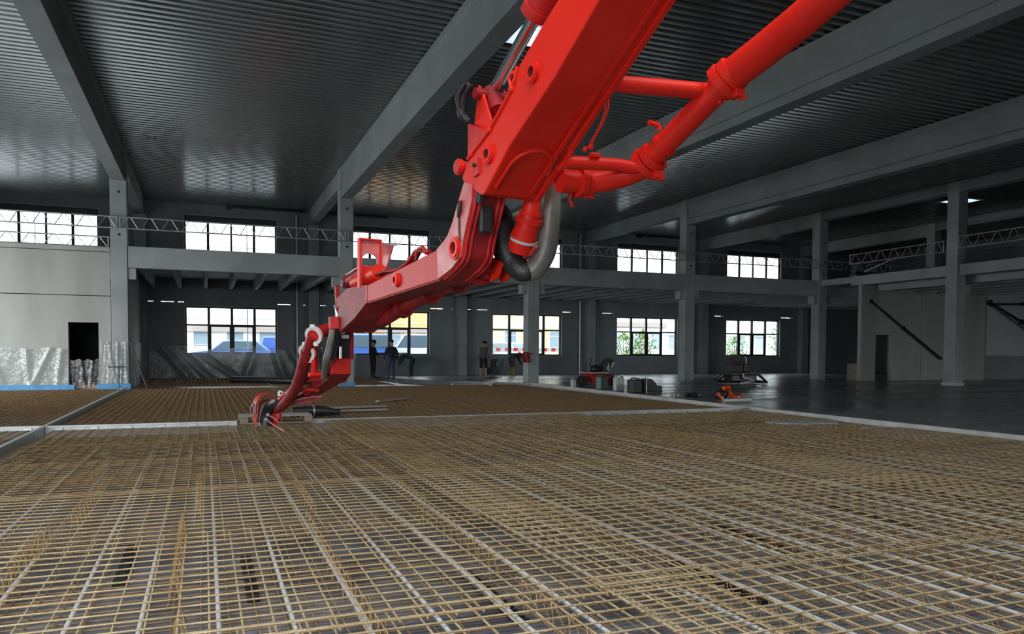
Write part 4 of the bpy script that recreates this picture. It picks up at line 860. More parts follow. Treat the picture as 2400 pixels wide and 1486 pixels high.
# --- tip section
cf = BOOM['Cface']
tb = MB().prism([q(3.15, 0, 1.17), q(3.15, 0.2, 1.165), q(3.17, 0.2, 0.985), q(3.17, -0.015, 0.99)], BDIR * 0.22)
ts = tb.build('tip_section', 'red_aged_dim', boom, bevel=0.012)
MB().prism([q(3.17, 0.0, 0.995), q(3.17, 0.2, 0.985), q(3.32, 0.2, 0.915), q(4.25, 0.17, 0.70), q(4.25, 0.03, 0.70), q(3.32, -0.0, 0.92)], Vector((0, 0, 0.10))).build('tip_beam', 'red_dirty', ts, bevel=0.01)
MB().prism([q(3.12, 0.02, 1.40), q(3.12, 0.18, 1.40), q(3.14, 0.18, 1.15), q(3.14, 0.02, 1.15)], BDIR * 0.16).build('hinge_block', 'black_steel', ts, bevel=0.01)
for w0 in (-0.002, 0.172): MB().prism([q(3.08, w0, 1.50), q(3.26, w0, 1.50), q(3.30, w0, 1.14), q(3.10, w0, 1.14)], BNOR * 0.03).build('hinge_cheek', 'red_dirty', ts, bevel=0.006)
MB().tube([q(3.10, 0.065, 1.27), q(3.10, 0.065, 1.15)], 0.022, 12).build('hinge_rod', 'chrome', ts, smooth=50); MB().box((-.04, -.02, -.018), (.04, .02, .018)).build('rod_plate', 'galvanised', ts, loc=q(3.09, 0.11, 1.37))
pa = pipe('tip_pipe', Q('Cpipe_a'), 0.066, 'red_aged_dim', boom, sides=20)
pipe('tip_pipe', Q('Cpipe_b'), 0.05, 'red_dirty', boom, sides=16)
pipe('tip_pipe', Q('Cpipe_c'), [0.062, 0.066, 0.066, 0.064, 0.062, 0.06], 'red_dirty', boom, sides=16)
for key, nxt in (('ringA', q(-0.62, -0.70, -0.35)), ('ringB', q(-0.55, -0.70, -0.45))):
    c = Q(key)[0]; rg = MB().disc_ring(c, nxt, 0.094, 0.06, 0.035, 30).build('white_ring_clamp', 'white_clamp', boom, smooth=40)
    nn = nxt.normalized(); dn = Vector((0, 0, -1)); dn = (dn - nn * dn.dot(nn)).normalized()
    for sgn in (1, -1): MB().box((-.022, -.022, -.018), (.022, .022, .018)).build('clamp_lug', 'white_clamp', rg, bevel=0.004, loc=c + dn * 0.097 * sgn)
ps = Q('post'); po = MB().tube(ps, 0.024, 14).build('support_post', 'red', boom, smooth=50)
pbb = Q('postbase'); MB().tube(pbb, 0.024, 14).build('post_foot', 'red', po, smooth=50)
MB().tube([ps[0] + BDIR * .04 + BNOR * .04, ps[1] + BDIR * .05 + BNOR * .06], 0.012, 10).build('post_stay', 'red_worn', po, smooth=50)
pipe('control_hose', Q('hoseC'), [0.028, 0.032, 0.036, 0.038, 0.034], 'sleeve_rubber', boom, sides=14)
for d_ in (0.0, 0.03, -0.03): pipe('control_hose', [p + BNOR * (d_ + .05) + BDIR * (d_ * .6) for p in Q('hoseC')[:4]], 0.013, 'rubber', boom, sides=8)
gf = pipe('guard_frame', Q('tubeA'), 0.027, 'red_aged_dim', boom, sides=12)
pipe('guard_rail', Q('tubeB'), 0.019, 'red', gf, sides=12)
pipe('guard_rail', [p + BNOR * 0.17 + Vector((0, 0, -.02)) for p in Q('tubeA')], 0.022, 'red_worn', gf, sides=12)
for i in range(4): c = Q('tubeA')[2].lerp(Q('tubeA')[5], i / 3.5); MB().ball(c + BNOR * -0.02, 0.014, 8, 6).build('rail_bolt', 'white_clamp', gf, smooth=60)
fl = MB().prism([q(5.2, 0.0, 0.60), q(5.2, 0.06, 0.555), q(4.9, 0.12, 0.555), q(4.4, 0.19, 0.63), q(4.15, 0.2, 0.70), q(4.15, 0.1, 0.70), q(4.6, 0.02, 0.64)], Vector((0, 0, 0.022))); fl.build('flange_plate', 'red_faded', boom, bevel=0.004)
lg2 = MB().prism([q(5.25, -0.01, 0.66), q(5.25, 0.05, 0.66), q(5.25, 0.05, 0.72), q(5.25, 0.01, 0.735), q(5.25, -0.01, 0.71)], BDIR * 0.02).prism([q(5.2, 0.03, 0.53), q(5.2, 0.10, 0.525), q(5.2, 0.10, 0.585), q(5.2, 0.03, 0.60)], BDIR * 0.02); lg2.build('white_lug', 'white_clamp', boom)
for w0, z0 in ((0.012, 0.70), (0.075, 0.555)): MB().disc_ring(q(5.19, w0, z0), BDIR, 0.012, 0.001, 0.01, 10).build('lug_hole', 'black_steel', boom)
for i in range(7): # hydraulic clutter inside the tip frame
    r_ = random.Random(i); p = q(3.7 + 0.22 * i, 0.06 + 0.04 * r_.random(), 0.86 - 0.045 * i); pipe('inner_hose', [p, p + q(0.15, 0.08 * r_.uniform(-1, 1), -0.03 + .05 * r_.random()), p + q(0.4, 0.06 * r_.uniform(-1, 1), -0.08)], 0.014, r_.choice(['rubber', 'red_dirty', 'black_steel']), boom, sides=8)
# tip: bent guard band, fork, end hose
gd = Q('guard'); g2 = Q('guard2'); band = MB(); sp1, sp2 = spline(gd, 5), spline([gd[i] + BDIR * 0.2 for i in range(len(gd))], 5)
for i in range(len(sp1)):
    mid = q(5.6, -0.055, 0.42); o1 = (sp1[i] - mid).normalized() * 0.012
    band.v += [tuple(sp1[i]), tuple(sp2[i]), tuple(sp2[i] + o1), tuple(sp1[i] + o1)]
for i in range(len(sp1) - 1):
    for a_, b_ in ((0, 1), (1, 2), (2, 3), (3, 0)): band.face((4 * i + a_, 4 * i + b_, 4 * i + 4 + b_, 4 * i + 4 + a_))
band.face((0, 1, 2, 3)); e_ = 4 * (len(sp1) - 1); band.face((e_ + 3, e_ + 2, e_ + 1, e_))
bd = band.build('guard_band', 'red_aged_dim', boom, smooth=40)
pipe('inner_band', g2, 0.014, 'red_worn', bd, sides=8)
pipe('guard_leg', [gd[-1], q(5.5, 0.075, 0.40), q(5.5, 0.07, 0.32)], 0.013, 'red', bd, sides=8)
pipe('end_hose', Q('tiphose'), [0.06, 0.07, 0.085, 0.09, 0.092], 'rubber', boom, sides=18)
MB().disc_ring(q(5.72, -0.20, 0.46), q(0.1, 1, 0), 0.085, 0.05, 0.03, 20).build('rubber_washer', 'rubber', boom, smooth=40)
MB().prism(Q('tipplate'), BDIR * 0.03).build('fork_plate', 'red_faded', bd, bevel=0.003); MB().prism(Q('tipplate2'), BDIR * 0.03).build('fork_plate', 'red', bd, bevel=0.003)
for key in ('pr1', 'pr2'):
    pp = Q(key); MB().tube(pp, 0.011, 8).build('fork_prong', 'red_faded', bd, smooth=60); MB().disc_ring(pp[0], pp[1] - pp[0], 0.02, 0.002, 0.015, 10).build('prong_cap', 'white_clamp', bd)
MB().disc_ring(q(5.48, 0.06, 0.345), BDIR, 0.016, 0.002, 0.012, 10).build('fork_bolt', 'black_steel', bd)
MB().tube([q(5.6, -0.19, 0.30), q(5.55, -0.215, 0.25)], 0.008, 6).build('guard_spike', 'red_faded', bd)

# ------------------------------------------------------------------ people
def person(loc, rz, J, zones, label, extras=None, scale=1.0):
    """J: joint positions (facing +Y). One skinned body; zones: bone name -> material."""
    root = empty('person', loc, rz); tagged(root, label, 'person', 'workers on the site'); root.scale = (scale,) * 3
    V = []; R = []; Ed = []; idx = {}; bones = []
    def add(name, p, r):
        idx[name] = len(V); V.append(Vector(p)); R.append(r)
    RAD = {'pelvis': (.15, .12), 'waist': (.145, .115), 'chest': (.175, .13), 'neckb': (.085, .085), 'neck': (.062, .062), 'head1': (.085, .095), 'head2': (.092, .105), 'head3': (.06, .07),
           'sh': (.07, .07), 'el': (.05, .05), 'wr': (.034, .03), 'palm': (.042, .024), 'hip': (.105, .105), 'kn': (.066, .066), 'an': (.045, .048), 'heel': (.05, .045), 'toe': (.045, .03)}
    spine = ['pelvis', 'waist', 'chest', 'neckb', 'neck', 'head1', 'head2', 'head3']
    for n in spine: add(n, J[n], RAD[n])
    for a, b in zip(spine[:-1], spine[1:]): Ed.append((a, b))
    for s in 'LR':
        for n in ('sh', 'el', 'wr', 'palm', 'hip', 'kn', 'an', 'toe'): add(n + s, J[n + s], RAD[n])
        for a, b in (('chest', 'sh' + s), ('sh' + s, 'el' + s), ('el' + s, 'wr' + s), ('wr' + s, 'palm' + s), ('pelvis', 'hip' + s), ('hip' + s, 'kn' + s), ('kn' + s, 'an' + s), ('an' + s, 'toe' + s)): Ed.append((a, b))
        # five fingers
        p, w = Vector(J['palm' + s]), Vector(J['wr' + s]); d = (p - w).normalized(); side = d.cross(Vector((1, 0, 0)) if abs(d.x) < .9 else Vector((0, 1, 0))).normalized(); nrm = d.cross(side)
        for k, (off, ln) in enumerate(((-.032, .065), (-.011, .078), (.011, .073), (.032, .055))):
            a = p + d * 0.03 + side * off; add('f%s%da' % (s, k), a, (.010, .010)); add('f%s%db' % (s, k), a + d * ln * .55 + nrm * .008, (.009, .009)); add('f%s%dc' % (s, k), a + d * ln * .9 + nrm * .03, (.007, .007))
            Ed += [('palm' + s, 'f%s%da' % (s, k)), ('f%s%da' % (s, k), 'f%s%db' % (s, k)), ('f%s%db' % (s, k), 'f%s%dc' % (s, k))]
        add('t%sa' % s, w + d * .03 + side * -.045, (.011, .011)); add('t%sb' % s, w + d * .07 + side * -.062 + nrm * .01, (.009, .009)); Ed += [('wr' + s, 't%sa' % s), ('t%sa' % s, 't%sb' % s)]
    me = bpy.data.meshes.new('body'); me.from_pydata([tuple(v) for v in V], [(idx[a], idx[b]) for a, b in Ed], []); me.update()
    o = link('body', me); sk = o.modifiers.new('skin', 'SKIN'); sk.use_smooth_shade = True; o.modifiers.new('sub', 'SUBSURF').levels = 1
    for i, s in enumerate(me.skin_vertices[0].data): s.radius = (R[i][0] * 1.13, R[i][1] * 1.13) if R[i][0] > .045 else R[i]; s.use_root = (i == 0)
    dg = bpy.context.evaluated_depsgraph_get(); ev = o.evaluated_get(dg); bm_ = bpy.data.meshes.new_from_object(ev)
    bpy.data.objects.remove(o, do_unlink=True)
    mats = []
    for m_ in zones.values():
        if m_ not in mats: mats.append(m_)
    for m_ in mats: bm_.materials.append(MAT[m_])
    segs = [(V[idx[a]], V[idx[b]], zones.get(b.rstrip('LR'), zones.get('skin') if b[0] in 'ft' and b[1] in 'LR' else zones['default'])) for a, b in Ed]
    for p in bm_.polygons:
        c = p.center; best = None
        for a, b, m_ in segs:
            ab = b - a; t = max(0, min(1, (c - a).dot(ab) / max(ab.length_squared, 1e-9))); dd = (c - (a + ab * t)).length
            if best is None or dd < best[0]: best = (dd, m_)
        p.material_index = mats.index(best[1]); p.use_smooth = True
    body = link('body', bm_, root)
    # face: nose, ears, eyes, mouth
    h1, h2, h3 = Vector(J['head1']), Vector(J['head2']), Vector(J['head3']); up = (h3 - h1).normalized(); fw = Vector(J.get('face', (0, 1, 0))).normalized(); fw = (fw - up * fw.dot(up)).normalized(); rt = fw.cross(up)
    MB().prism([h2 + fw * .095 + up * .012, h2 + fw * .092 - up * .035 - rt * .016, h2 + fw * .125 - up * .03, h2 + fw * .092 - up * .035 + rt * .016], up * .006).build('nose', zones['skin'], root)
    for sg in (-1, 1):
        MB().ball(h2 + fw * .096 + rt * sg * .034 + up * .012, .012, 8, 6).build('eye', 'hair', root); MB().ball(h2 + rt * sg * .095 - up * .01, .028, 8, 6, sc=(.5, .8, 1)).build('ear', zones['skin'], root)
    MB().tube([h2 + fw * .098 - up * .055 - rt * .025, h2 + fw * .104 - up * .057, h2 + fw * .098 - up * .055 + rt * .025], .006, 6).build('mouth', 'tub_red', root)
    def cap(name, mat, grow=.012, cut=-.2):
        b = MB(); n, rg = 14, 8
        for i in range(rg + 1):
            th = (PI * 0.56) * i / rg
            for j in range(n):
                w = 2 * PI * j / n; d = up * math.cos(th) + (fw * math.cos(w) + rt * math.sin(w)) * math.sin(th)
                b.v.append(tuple(h2 - fw * .012 + up * .02 + d * (.105 + grow) * (1.0)))
        for i in range(rg):
            for j in range(n): j2 = (j + 1) % n; b.face((i * n + j, (i + 1) * n + j, (i + 1) * n + j2, i * n + j2))
        return b.build(name, mat, root, smooth=80)
    cap(*(extras or {}).get('cap', ('hair', 'hair')))
    return root, Vector
def stand(**kw):
    J = dict(pelvis=(0, 0, .95), waist=(0, -.01, 1.12), chest=(0, -.01, 1.32), neckb=(0, -.01, 1.46), neck=(0, 0, 1.52), head1=(0, .02, 1.60), head2=(0, .025, 1.67), head3=(0, .02, 1.745),
             shL=(-.19, -.01, 1.40), elL=(-.26, -.03, 1.13), wrL=(-.27, .04, .89), palmL=(-.265, .06, .81), shR=(.19, -.01, 1.40), elR=(.26, -.03, 1.13), wrR=(.27, .04, .89), palmR=(.265, .06, .81),
             hipL=(-.10, 0, .90), knL=(-.12, .02, .49), anL=(-.13, -.02, .09), toeL=(-.145, .17, .035), hipR=(.10, 0, .90), knR=(.12, .02, .49), anR=(.13, -.02, .09), toeR=(.145, .17, .035))
    J.update(kw); return J
def bend(**kw):
    J = stand(pelvis=(0, -.18, .93), waist=(0, .02, 1.02), chest=(0, .26, 1.10), neckb=(0, .40, 1.10), neck=(0, .46, 1.07), head1=(0, .53, 1.02), head2=(0, .585, .985), head3=(0, .645, .94), face=(0, .3, -1),
              shL=(-.19, .34, 1.06), elL=(-.22, .42, .80), wrL=(-.16, .55, .60), palmL=(-.13, .60, .53), shR=(.19, .34, 1.06), elR=(.22, .42, .80), wrR=(.16, .55, .60), palmR=(.13, .60, .53),
              hipL=(-.10, -.18, .90), knL=(-.13, -.06, .48), anL=(-.14, -.12, .09), toeL=(-.15, .06, .035), hipR=(.10, -.18, .90), knR=(.13, -.06, .48), anR=(.14, -.12, .09), toeR=(.15, .06, .035))
    J.update(kw); return J
def zone(top, legs, shoes, sleeves=None, lower=None):
    sl = sleeves or top; lo = lower or legs
    return dict(default=top, waist=top, chest=top, neckb=top, neck='skin', head1='skin', head2='skin', head3='skin', sh=top, el=sl, wr=sl, palm='skin', hip=legs, kn=legs, an=lo, toe=shoes, skin='skin')
GZ = -0.045
person((7.35, 36.0, GZ), math.radians(-75), stand(head1=(0, .03, 1.60), head2=(0, .05, 1.665), head3=(0, .06, 1.74), face=(0, 1, -.5), elR=(.25, .05, 1.14), wrR=(.12, .24, 1.08), palmR=(.08, .30, 1.07), elL=(-.25, .03, 1.13), wrL=(-.14, .22, 1.02), palmL=(-.1, .28, 1.0)),
       zone('cloth_black', 'cloth_black', 'black_steel'), 'worker in a dark hooded jacket standing side-on under the window', dict(cap=('hood', 'cloth_black', .022)))
person((7.72, 33.8, GZ), math.radians(8), stand(anR=(.16, .10, .10), toeR=(.18, .28, .04), knR=(.14, .10, .49), elL=(-.29, -.02, 1.14), elR=(.29, -.02, 1.14), wrL=(-.31, .03, .9), wrR=(.31, .03, .9), palmL=(-.31, .05, .82), palmR=(.31, .05, .82)),
       zone('cloth_navy', 'cloth_jeans', 'black_steel'), 'worker in a navy jacket and blue jeans seen from behind', dict(cap=('cap', 'cloth_navy', .014)))
person((9.25, 36.6, GZ), math.radians(60), bend(), zone('cloth_olive', 'cloth_olive', 'cloth_grey'), 'worker bent double beside the man in jeans')
person((12.25, 34.3, GZ), math.radians(-35), stand(chest=(0, .06, 1.31), neckb=(0, .10, 1.45), neck=(0, .12, 1.51), head1=(0, .16, 1.58), head2=(0, .18, 1.65), head3=(0, .19, 1.72), shL=(-.19, .06, 1.39), shR=(.19, .06, 1.39), elL=(-.27, .12, 1.14), wrL=(-.2, .34, 1.02), palmL=(-.18, .41, 1.0), elR=(.26, .14, 1.14), wrR=(.18, .36, 1.0), palmR=(.16, .43, .98)),
       zone('cloth_grey', 'cloth_black', 'yellow_boot', sleeves='skin', lower='skin'), 'worker in a grey shirt and dark shorts at the small machine', dict(cap=('cap', 'cloth_black', .014)))
person((14.2, 35.3, 0.0), math.radians(-82), bend(), zone('cloth_olive', 'cloth_grey', 'yellow_boot', lower='yellow_boot'), 'worker in yellow rubber boots bending towards the column', dict(cap=('cap', 'cloth_black', .014)))

# ------------------------------------------------------------------ things on the floor
# pallet under the boom tip
pt = empty('wooden_pallet', (0.56, 13.95, -0.02)); tagged(pt, 'wooden pallet lying at the rail under the boom tip', 'pallet')
for x in (0.0, 0.5, 1.08):
    boxo('block', (x, 0.0, 0.0), (x + .13, .12, .09), 'wood', pt, bevel=.006); boxo('block', (x, .62, 0.0), (x + .13, .74, .09), 'wood', pt, bevel=.006)
for yv in (0.0, .62): boxo('bottom_board', (-.01, yv, -.022), (1.22, yv + .12, -.002), 'wood', pt)
for i in range(4): boxo('deck_board', (-.01, .12 + i * .15, .09), (1.22, .22 + i * .15, .108), 'wood_grey', pt)
def plank(x, y, L, w, rz, label, z=-.035, mat='wood_grey'):
    o = MB().box((0, 0, 0), (L, w, .035)).build('plank', mat, bevel=.004); o.location = (x, y, z); o.rotation_euler = (0, 0, rz); tagged(o, label, 'plank')
plank(1.75, 16.9, 2.1, .16, .13, 'long grey plank lying behind the pallet')
plank(2.35, 16.05, 1.3, .16, .12, 'shorter grey plank lying nearer the rail')
plank(8.75, 27.9, 1.0, .12, .5, 'pale board lying before the workers', mat='white_board')
plank(9.95, 26.9, 2.6, .10, 1.1, 'narrow pale board pointing at the third column', mat='white_board')
plank(4.0, 18.9, 1.5, .1, .8, 'thin grey batten near the boom', mat='wood_grey')
# rubber hose behind the tip, black tube by the wall
rh = empty('rubber_hose', (2.0, 15.2, 0.03)); tagged(rh, 'short black rubber hose lying behind the boom tip', 'hose')
MB().tube([(-.45, 0, .03), (-.2, .02, .03), (.1, 0, .03), (.45, -.05, .0)], [.085, .10, .10, .05], 16).build('hose_body', 'rubber', rh, smooth=50); MB().disc_ring((-.05, .01, .03), (1, 0, 0), .115, .09, .03, 20).build('hose_clamp', 'galvanised', rh, smooth=40); MB().disc_ring((-.45, 0, .03), (1, 0, 0), .088, .01, .02, 18).build('hose_end', 'engine_grey', rh)
bt = empty('black_tube', (2.0, 31.2, .085)); tagged(bt, 'long black tube lying before the sheeted wall', 'tube')
MB().tube([(-1.0, .8, 0), (0, .2, 0), (1.2, -1.2, 0), (2.6, -1.6, 0)], .12, 12).build('tube_body', 'rubber', bt, smooth=50); MB().disc_ring((-1.0, .8, 0), (-1, .6, 0), .13, .1, .05, 16).build('tube_end', 'black_steel', bt)
# red jacket hung on the third column
jk = empty('red_jacket', (12.05, YC + 0.0, 0.8)); tagged(jk, 'red and brown jacket hung on the third column', 'jacket')
b = MB()
for i in range(9):
    for j in range(9): u, v = i / 8, j / 8; b.v.append(((u - .5) * (.26 + .1 * (1 - v)), -.03 - .03 * math.sin(u * 9 + v * 3), .42 * v))
for i in range(8):
    for j in range(8): a_ = i * 9 + j; b.face((a_, a_ + 9, a_ + 10, a_ + 1))
bo = b.build('fabric', 'tub_red', jk, smooth=80); bo.modifiers.new('thick', 'SOLIDIFY').thickness = .03
MB().tube([(.06, -.04, .4), (.2, -.05, .35), (.25, -.04, .36)], .035, 8).build('sleeve', 'barrier_red', jk, smooth=60); MB().tube([(0, 0, .44), (.3, 0, .1)], .006, 6).build('hook_rod', 'black_steel', jk)
# small machine between the two workers
sm = empty('plate_compactor', (12.9, 34.75, 0)); tagged(sm, 'dark small machine with a handle between two workers', 'machine')
boxo('base_plate', (-.35, -.3, -.03), (.35, .3, .04), 'black_steel', sm, bevel=.02); boxo('engine', (-.25, -.2, .08), (.2, .2, .55), 'engine_grey', sm, bevel=.04); MB().tube([(0, 0, .55), (0, 0, .72)], .14, 14).build('air_filter', 'black_steel', sm, smooth=40)
MB().tube([(.3, -.15, .1), (.5, -.15, .95), (.5, .15, .95), (.3, .15, .1)], .02, 8).build('handle', 'black_steel', sm, smooth=50); MB().disc_ring((-.3, -.2, .3), (0, 1, 0), .16, .03, .1, 18).build('wheel', 'tyre', sm, smooth=40); boxo('tank', (-.15, -.2, .72), (.2, .2, .9), 'engine_grey', sm, bevel=.04)
# red skip cart with tools
rc = empty('skip_cart', (13.15, 24.6, 0), math.radians(12)); tagged(rc, 'red skip cart heaped with hoses and tools', 'cart')
MB().prism([(-.5, -.28, .5), (.22, -.28, .5), (.10, -.28, .12), (-.35, -.28, .12)], (0, .56, 0)).build('tub', 'tub_red', rc, bevel=.01); MB().tube([(-.53, -.3, .5), (.25, -.3, .5), (.25, .3, .5), (-.53, .3, .5)], .018, 8, closed=True).build('tub_rim', 'white_clamp', rc, smooth=50)
for yv in (-.34, .34): MB().disc_ring((.45, yv, .18), (0, 1, 0), .18, .05, .1, 20).build('wheel', 'tyre', rc, smooth=40)
MB().disc_ring((-.72, 0, .2), (.3, 1, 0), .2, .06, .14, 20).build('wheel', 'tyre', rc, smooth=40); boxo('mud_box', (.2, -.3, .05), (.55, .25, .4), 'tub_red', rc, bevel=.03)
MB().prism([(.05, -.2, .5), (.3, -.2, .5), (.62, -.2, .95), (.45, -.2, 1.02), (.2, -.2, .8)], (0, .35, 0)).build('tool_bag', 'engine_grey', rc, bevel=.03); MB().ball((-.1, 0, .62), .2, 12, 8, sc=(1.1, .9, .8)).build('hose_coil', 'rubber', rc, smooth=60)
MB().tube([(.25, -.22, .6), (.33, -.23, .82), (.30, -.23, .6), (.38, -.24, .55)], .02, 6).build('reflective_strap', 'white_plastic', rc); MB().tube([(.45, -.22, .68), (.56, -.22, .85)], .035, 6).build('reflective_strap', 'white_plastic', rc); MB().tube([(-.35, 0, .5), (-.3, .05, .95), (-.22, .05, 1.0)], .03, 8).build('pump_handle', 'engine_grey', rc, smooth=50); MB().tube([(-.5, -.1, .5), (-.62, -.1, .56), (-.7, 0, .56)], .02, 8).build('handle', 'black_steel', rc, smooth=50)
# jerrycans and drums
def jerrycan(loc, w, d, h, mat, label, rz=0.0, sign=1):
    r = empty('jerrycan', loc, rz); tagged(r, label, 'jerrycan')
    MB().prism([(-w / 2, -d / 2, 0), (w / 2, -d / 2, 0), (w / 2, -d / 2, h * .78), (w * .32, -d / 2, h * .9), (-w * .5, -d / 2, h * .9)], (0, d, 0)).build('body', mat, r, bevel=.03)
    MB().tube([(-w * .38, 0, h * .88), (-w * .3, 0, h), (w * .18, 0, h), (w * .26, 0, h * .88)], .022, 8).build('handle', mat, r, smooth=50); MB().tube([(w * .36, 0, h * .85), (w * .42, 0, h * .97)], .035, 10).build('cap', 'black_steel', r, smooth=50)
jerrycan((12.40, 21.75, 0), .32, .22, .47, 'can_white', 'pale grey jerrycan at the slab edge')
jerrycan((12.24, 22.6, 0), .36, .24, .46, 'can_teal', 'dull green canister behind the pale jerrycan', rz=.4)
jerrycan((12.24, 20.5, 0), .38, .3, .44, 'can_dark', 'dark grey jerrycan beside the toolbox', rz=.1)
jerrycan((11.98, 24.2, 0), .16, .16, .3, 'can_white', 'small white bottle left of the red cart')
tbx = empty('tool_box', (12.68, 20.45, 0), .1); tagged(tbx, 'dark power unit next to the dark jerrycan', 'tool box')
MB().prism([(-.18, -.18, .04), (.22, -.18, .04), (.2, -.18, .28), (.02, -.18, .42), (-.18, -.18, .42)], (0, .34, 0)).build('housing', 'can_dark', tbx, bevel=.02); MB().tube([(-.2, -.2, 0), (-.2, -.2, .44), (-.2, .18, .44), (-.2, .18, 0)], .014, 8).build('carry_frame', 'galvanised', tbx, smooth=50); boxo('side_box', (.2, -.12, 0), (.46, .12, .2), 'can_dark', tbx, bevel=.015)
boxo('skid', (-.22, -.2, 0), (.25, .2, .035), 'black_steel', tbx); MB().disc_ring((.02, -.185, .2), (0, 1, 0), .08, .02, .03, 16).build('fan_grille', 'engine_grey', tbx)
dr = empty('small_bucket', (12.62, 21.3, 0)); tagged(dr, 'small dark bucket between the jerrycans', 'bucket'); MB().tube([(0, 0, 0), (0, 0, .2)], [.1, .13], 14).build('pail', 'can_dark', dr, smooth=40); MB().disc_ring((0, 0, .2), (0, 0, 1), .14, .12, .02, 16).build('rim', 'white_clamp', dr)
# ride-on power trowel
tr = empty('power_trowel', (19.75, 25.0, 0), math.radians(-8)); tagged(tr, 'black ride-on power trowel machine on the wet slab', 'trowel machine')
cage = MB()
lowr = [(-.98, -.42, .07), (.9, -.5, .07), (1.02, -.2, .1), (1.0, .45, .1), (-.95, .45, .1), (-1.05, 0, .07)]; upr = [(-.62, -.34, .36), (.62, -.38, .38), (.7, 0, .4), (.66, .38, .38), (-.6, .38, .38), (-.68, 0, .36)]
cage.tube(lowr, .036, 8, closed=True).tube(upr, .03, 8, closed=True)
for a_, b_ in zip(lowr, upr): cage.tube([a_, b_], .028, 6)
cage.build('guard_cage', 'black_steel', tr, smooth=50)
for sx in (-.45, .45):
    MB().disc_ring((sx, 0, .13), (0, 0, 1), .12, .02, .12, 16).build('gearbox', 'engine_grey', tr, smooth=40)
    for k in range(4):
        a_ = k * PI / 2 + .4; d_ = Vector((math.cos(a_), math.sin(a_), 0)); n_ = Vector((-d_.y, d_.x, 0)); p_ = Vector((sx, 0, .03)); MB().prism([p_ + d_ * .1 + n_ * .07, p_ + d_ * .44 + n_ * .07, p_ + d_ * .44 - n_ * .07, p_ + d_ * .1 - n_ * .07 + Vector((0, 0, .02))], (0, 0, .012)).build('trowel_blade', 'galvanised', tr)
boxo('rotor_housing', (-.56, -.3, .1), (.56, .34, .38), 'black_steel', tr, bevel=.04); boxo('deck', (-.6, -.34, .38), (.6, .36, .46), 'black_steel', tr, bevel=.01); boxo('engine', (-.42, -.05, .46), (.1, .36, .78), 'engine_grey', tr, bevel=.03); boxo('seat_cushion', (-.32, -.18, .78), (.12, .3, .88), 'seat_brown', tr, bevel=.03)
boxo('backrest', (-.36, .22, .86), (.14, .32, 1.16), 'seat_brown', tr, bevel=.03); boxo('fuel_tank', (.14, 0, .46), (.5, .34, .8), 'engine_grey', tr, bevel=.04); boxo('front_panel', (-.44, -.12, .5), (-.02, -.06, .74), 'seat_brown', tr, bevel=.01)
for sx in (-.55, .48): MB().tube([(sx, -.25, .45), (sx + .02, -.27, .8), (sx - .02, -.2, .98)], .018, 8).build('control_lever', 'black_steel', tr, smooth=50); MB().ball((sx - .02, -.2, .99), .03, 8, 6).build('lever_knob', 'black_steel', tr, smooth=60)
MB().tube([(-.1, -.38, .42), (-.1, -.45, .25), (.25, -.5, .2)], .045, 8).build('foot_rest', 'can_white', tr, smooth=50); MB().tube([(.3, .1, .8), (.3, .1, 1.02), (.22, .1, 1.1)], .03, 8).build('exhaust', 'galvanised', tr, smooth=50); MB().tube([(-.3, -.55, .05), (.35, -.42, .12)], .04, 8).build('white_float', 'white_plastic', tr, smooth=50)
# orange vest heap, white tube, dark gloves, small bits
ov = empty('safety_vest', (12.95, 17.05, 0)); tagged(ov, 'orange safety jacket dropped over a dark bag on the slab', 'jacket')
MB().ball((-.1, 0, .12), .2, 14, 9, sc=(1.0, .8, .75)).build('dark_bag', 'rubber', ov, smooth=60)
MB().tube(spline([(-.12, -.12, .26), (.02, -.1, .33), (.12, -.06, .24), (.14, -.1, .10), (.24, -.12, .06), (.45, -.16, .03)], 4), [.05 + .02 * math.sin(i * 1.3) for i in range(21)], 10).build('orange_cloth', 'orange_vest', ov, smooth=60)
MB().tube(spline([(-.3, -.14, .16), (-.26, -.2, .06), (-.2, -.2, .03)], 4), .045, 8).build('orange_sleeve', 'orange_vest', ov, smooth=60); MB().tube([(.1, -.16, .06), (.3, -.2, .05), (.42, -.18, .07)], .05, 8).build('orange_sleeve', 'orange_vest', ov, smooth=60)
for p in ((.30, -.235, .05), (-.22, -.24, .04)): MB().ball(p, .03, 8, 6).build('reflective_patch', 'white_plastic', ov)
wt = empty('plastic_tube', (11.95, 15.75, 0.045)); tagged(wt, 'white plastic tube lying on the slab near the rail corner', 'tube')
MB().tube([(0, 0, 0), (.9, .1, 0)], .045, 14, caps=False).build('tube_body', 'white_plastic', wt, smooth=50); MB().disc_ring((0, 0, 0), (1, .1, 0), .047, .036, .02, 16).build('tube_end', 'galvanised', wt)
dh = empty('glove_heap', (12.65, 17.9, 0)); tagged(dh, 'heap of dark gloves left of the orange jacket', 'gloves')
for i in range(5): r_ = random.Random(40 + i); MB().ball((r_.uniform(-.25, .25), r_.uniform(-.1, .1), .06), .1, 10, 7, sc=(1.2, .7, .6)).build('glove', r_.choice(['rubber', 'cloth_grey', 'rubber']), dh, smooth=60)
cb = empty('can_box', (11.85, 18.0, 0)); tagged(cb, 'pair of small white cans at the slab edge', 'cans')
for x in (0, .14): MB().tube([(x, 0, 0), (x, 0, .11)], .05, 12).build('can', 'white_clamp', cb, smooth=40)
MB().ball((-.1, .25, .16), .035, 8, 6).build('lid_knob', 'black_steel', cb)
sb = MB().ball((12.55, 18.6, .02), .03, 8, 6).build('white_cap', 'white_plastic', None, smooth=60); tagged(sb, 'tiny white cap lying on the wet slab', 'cap')
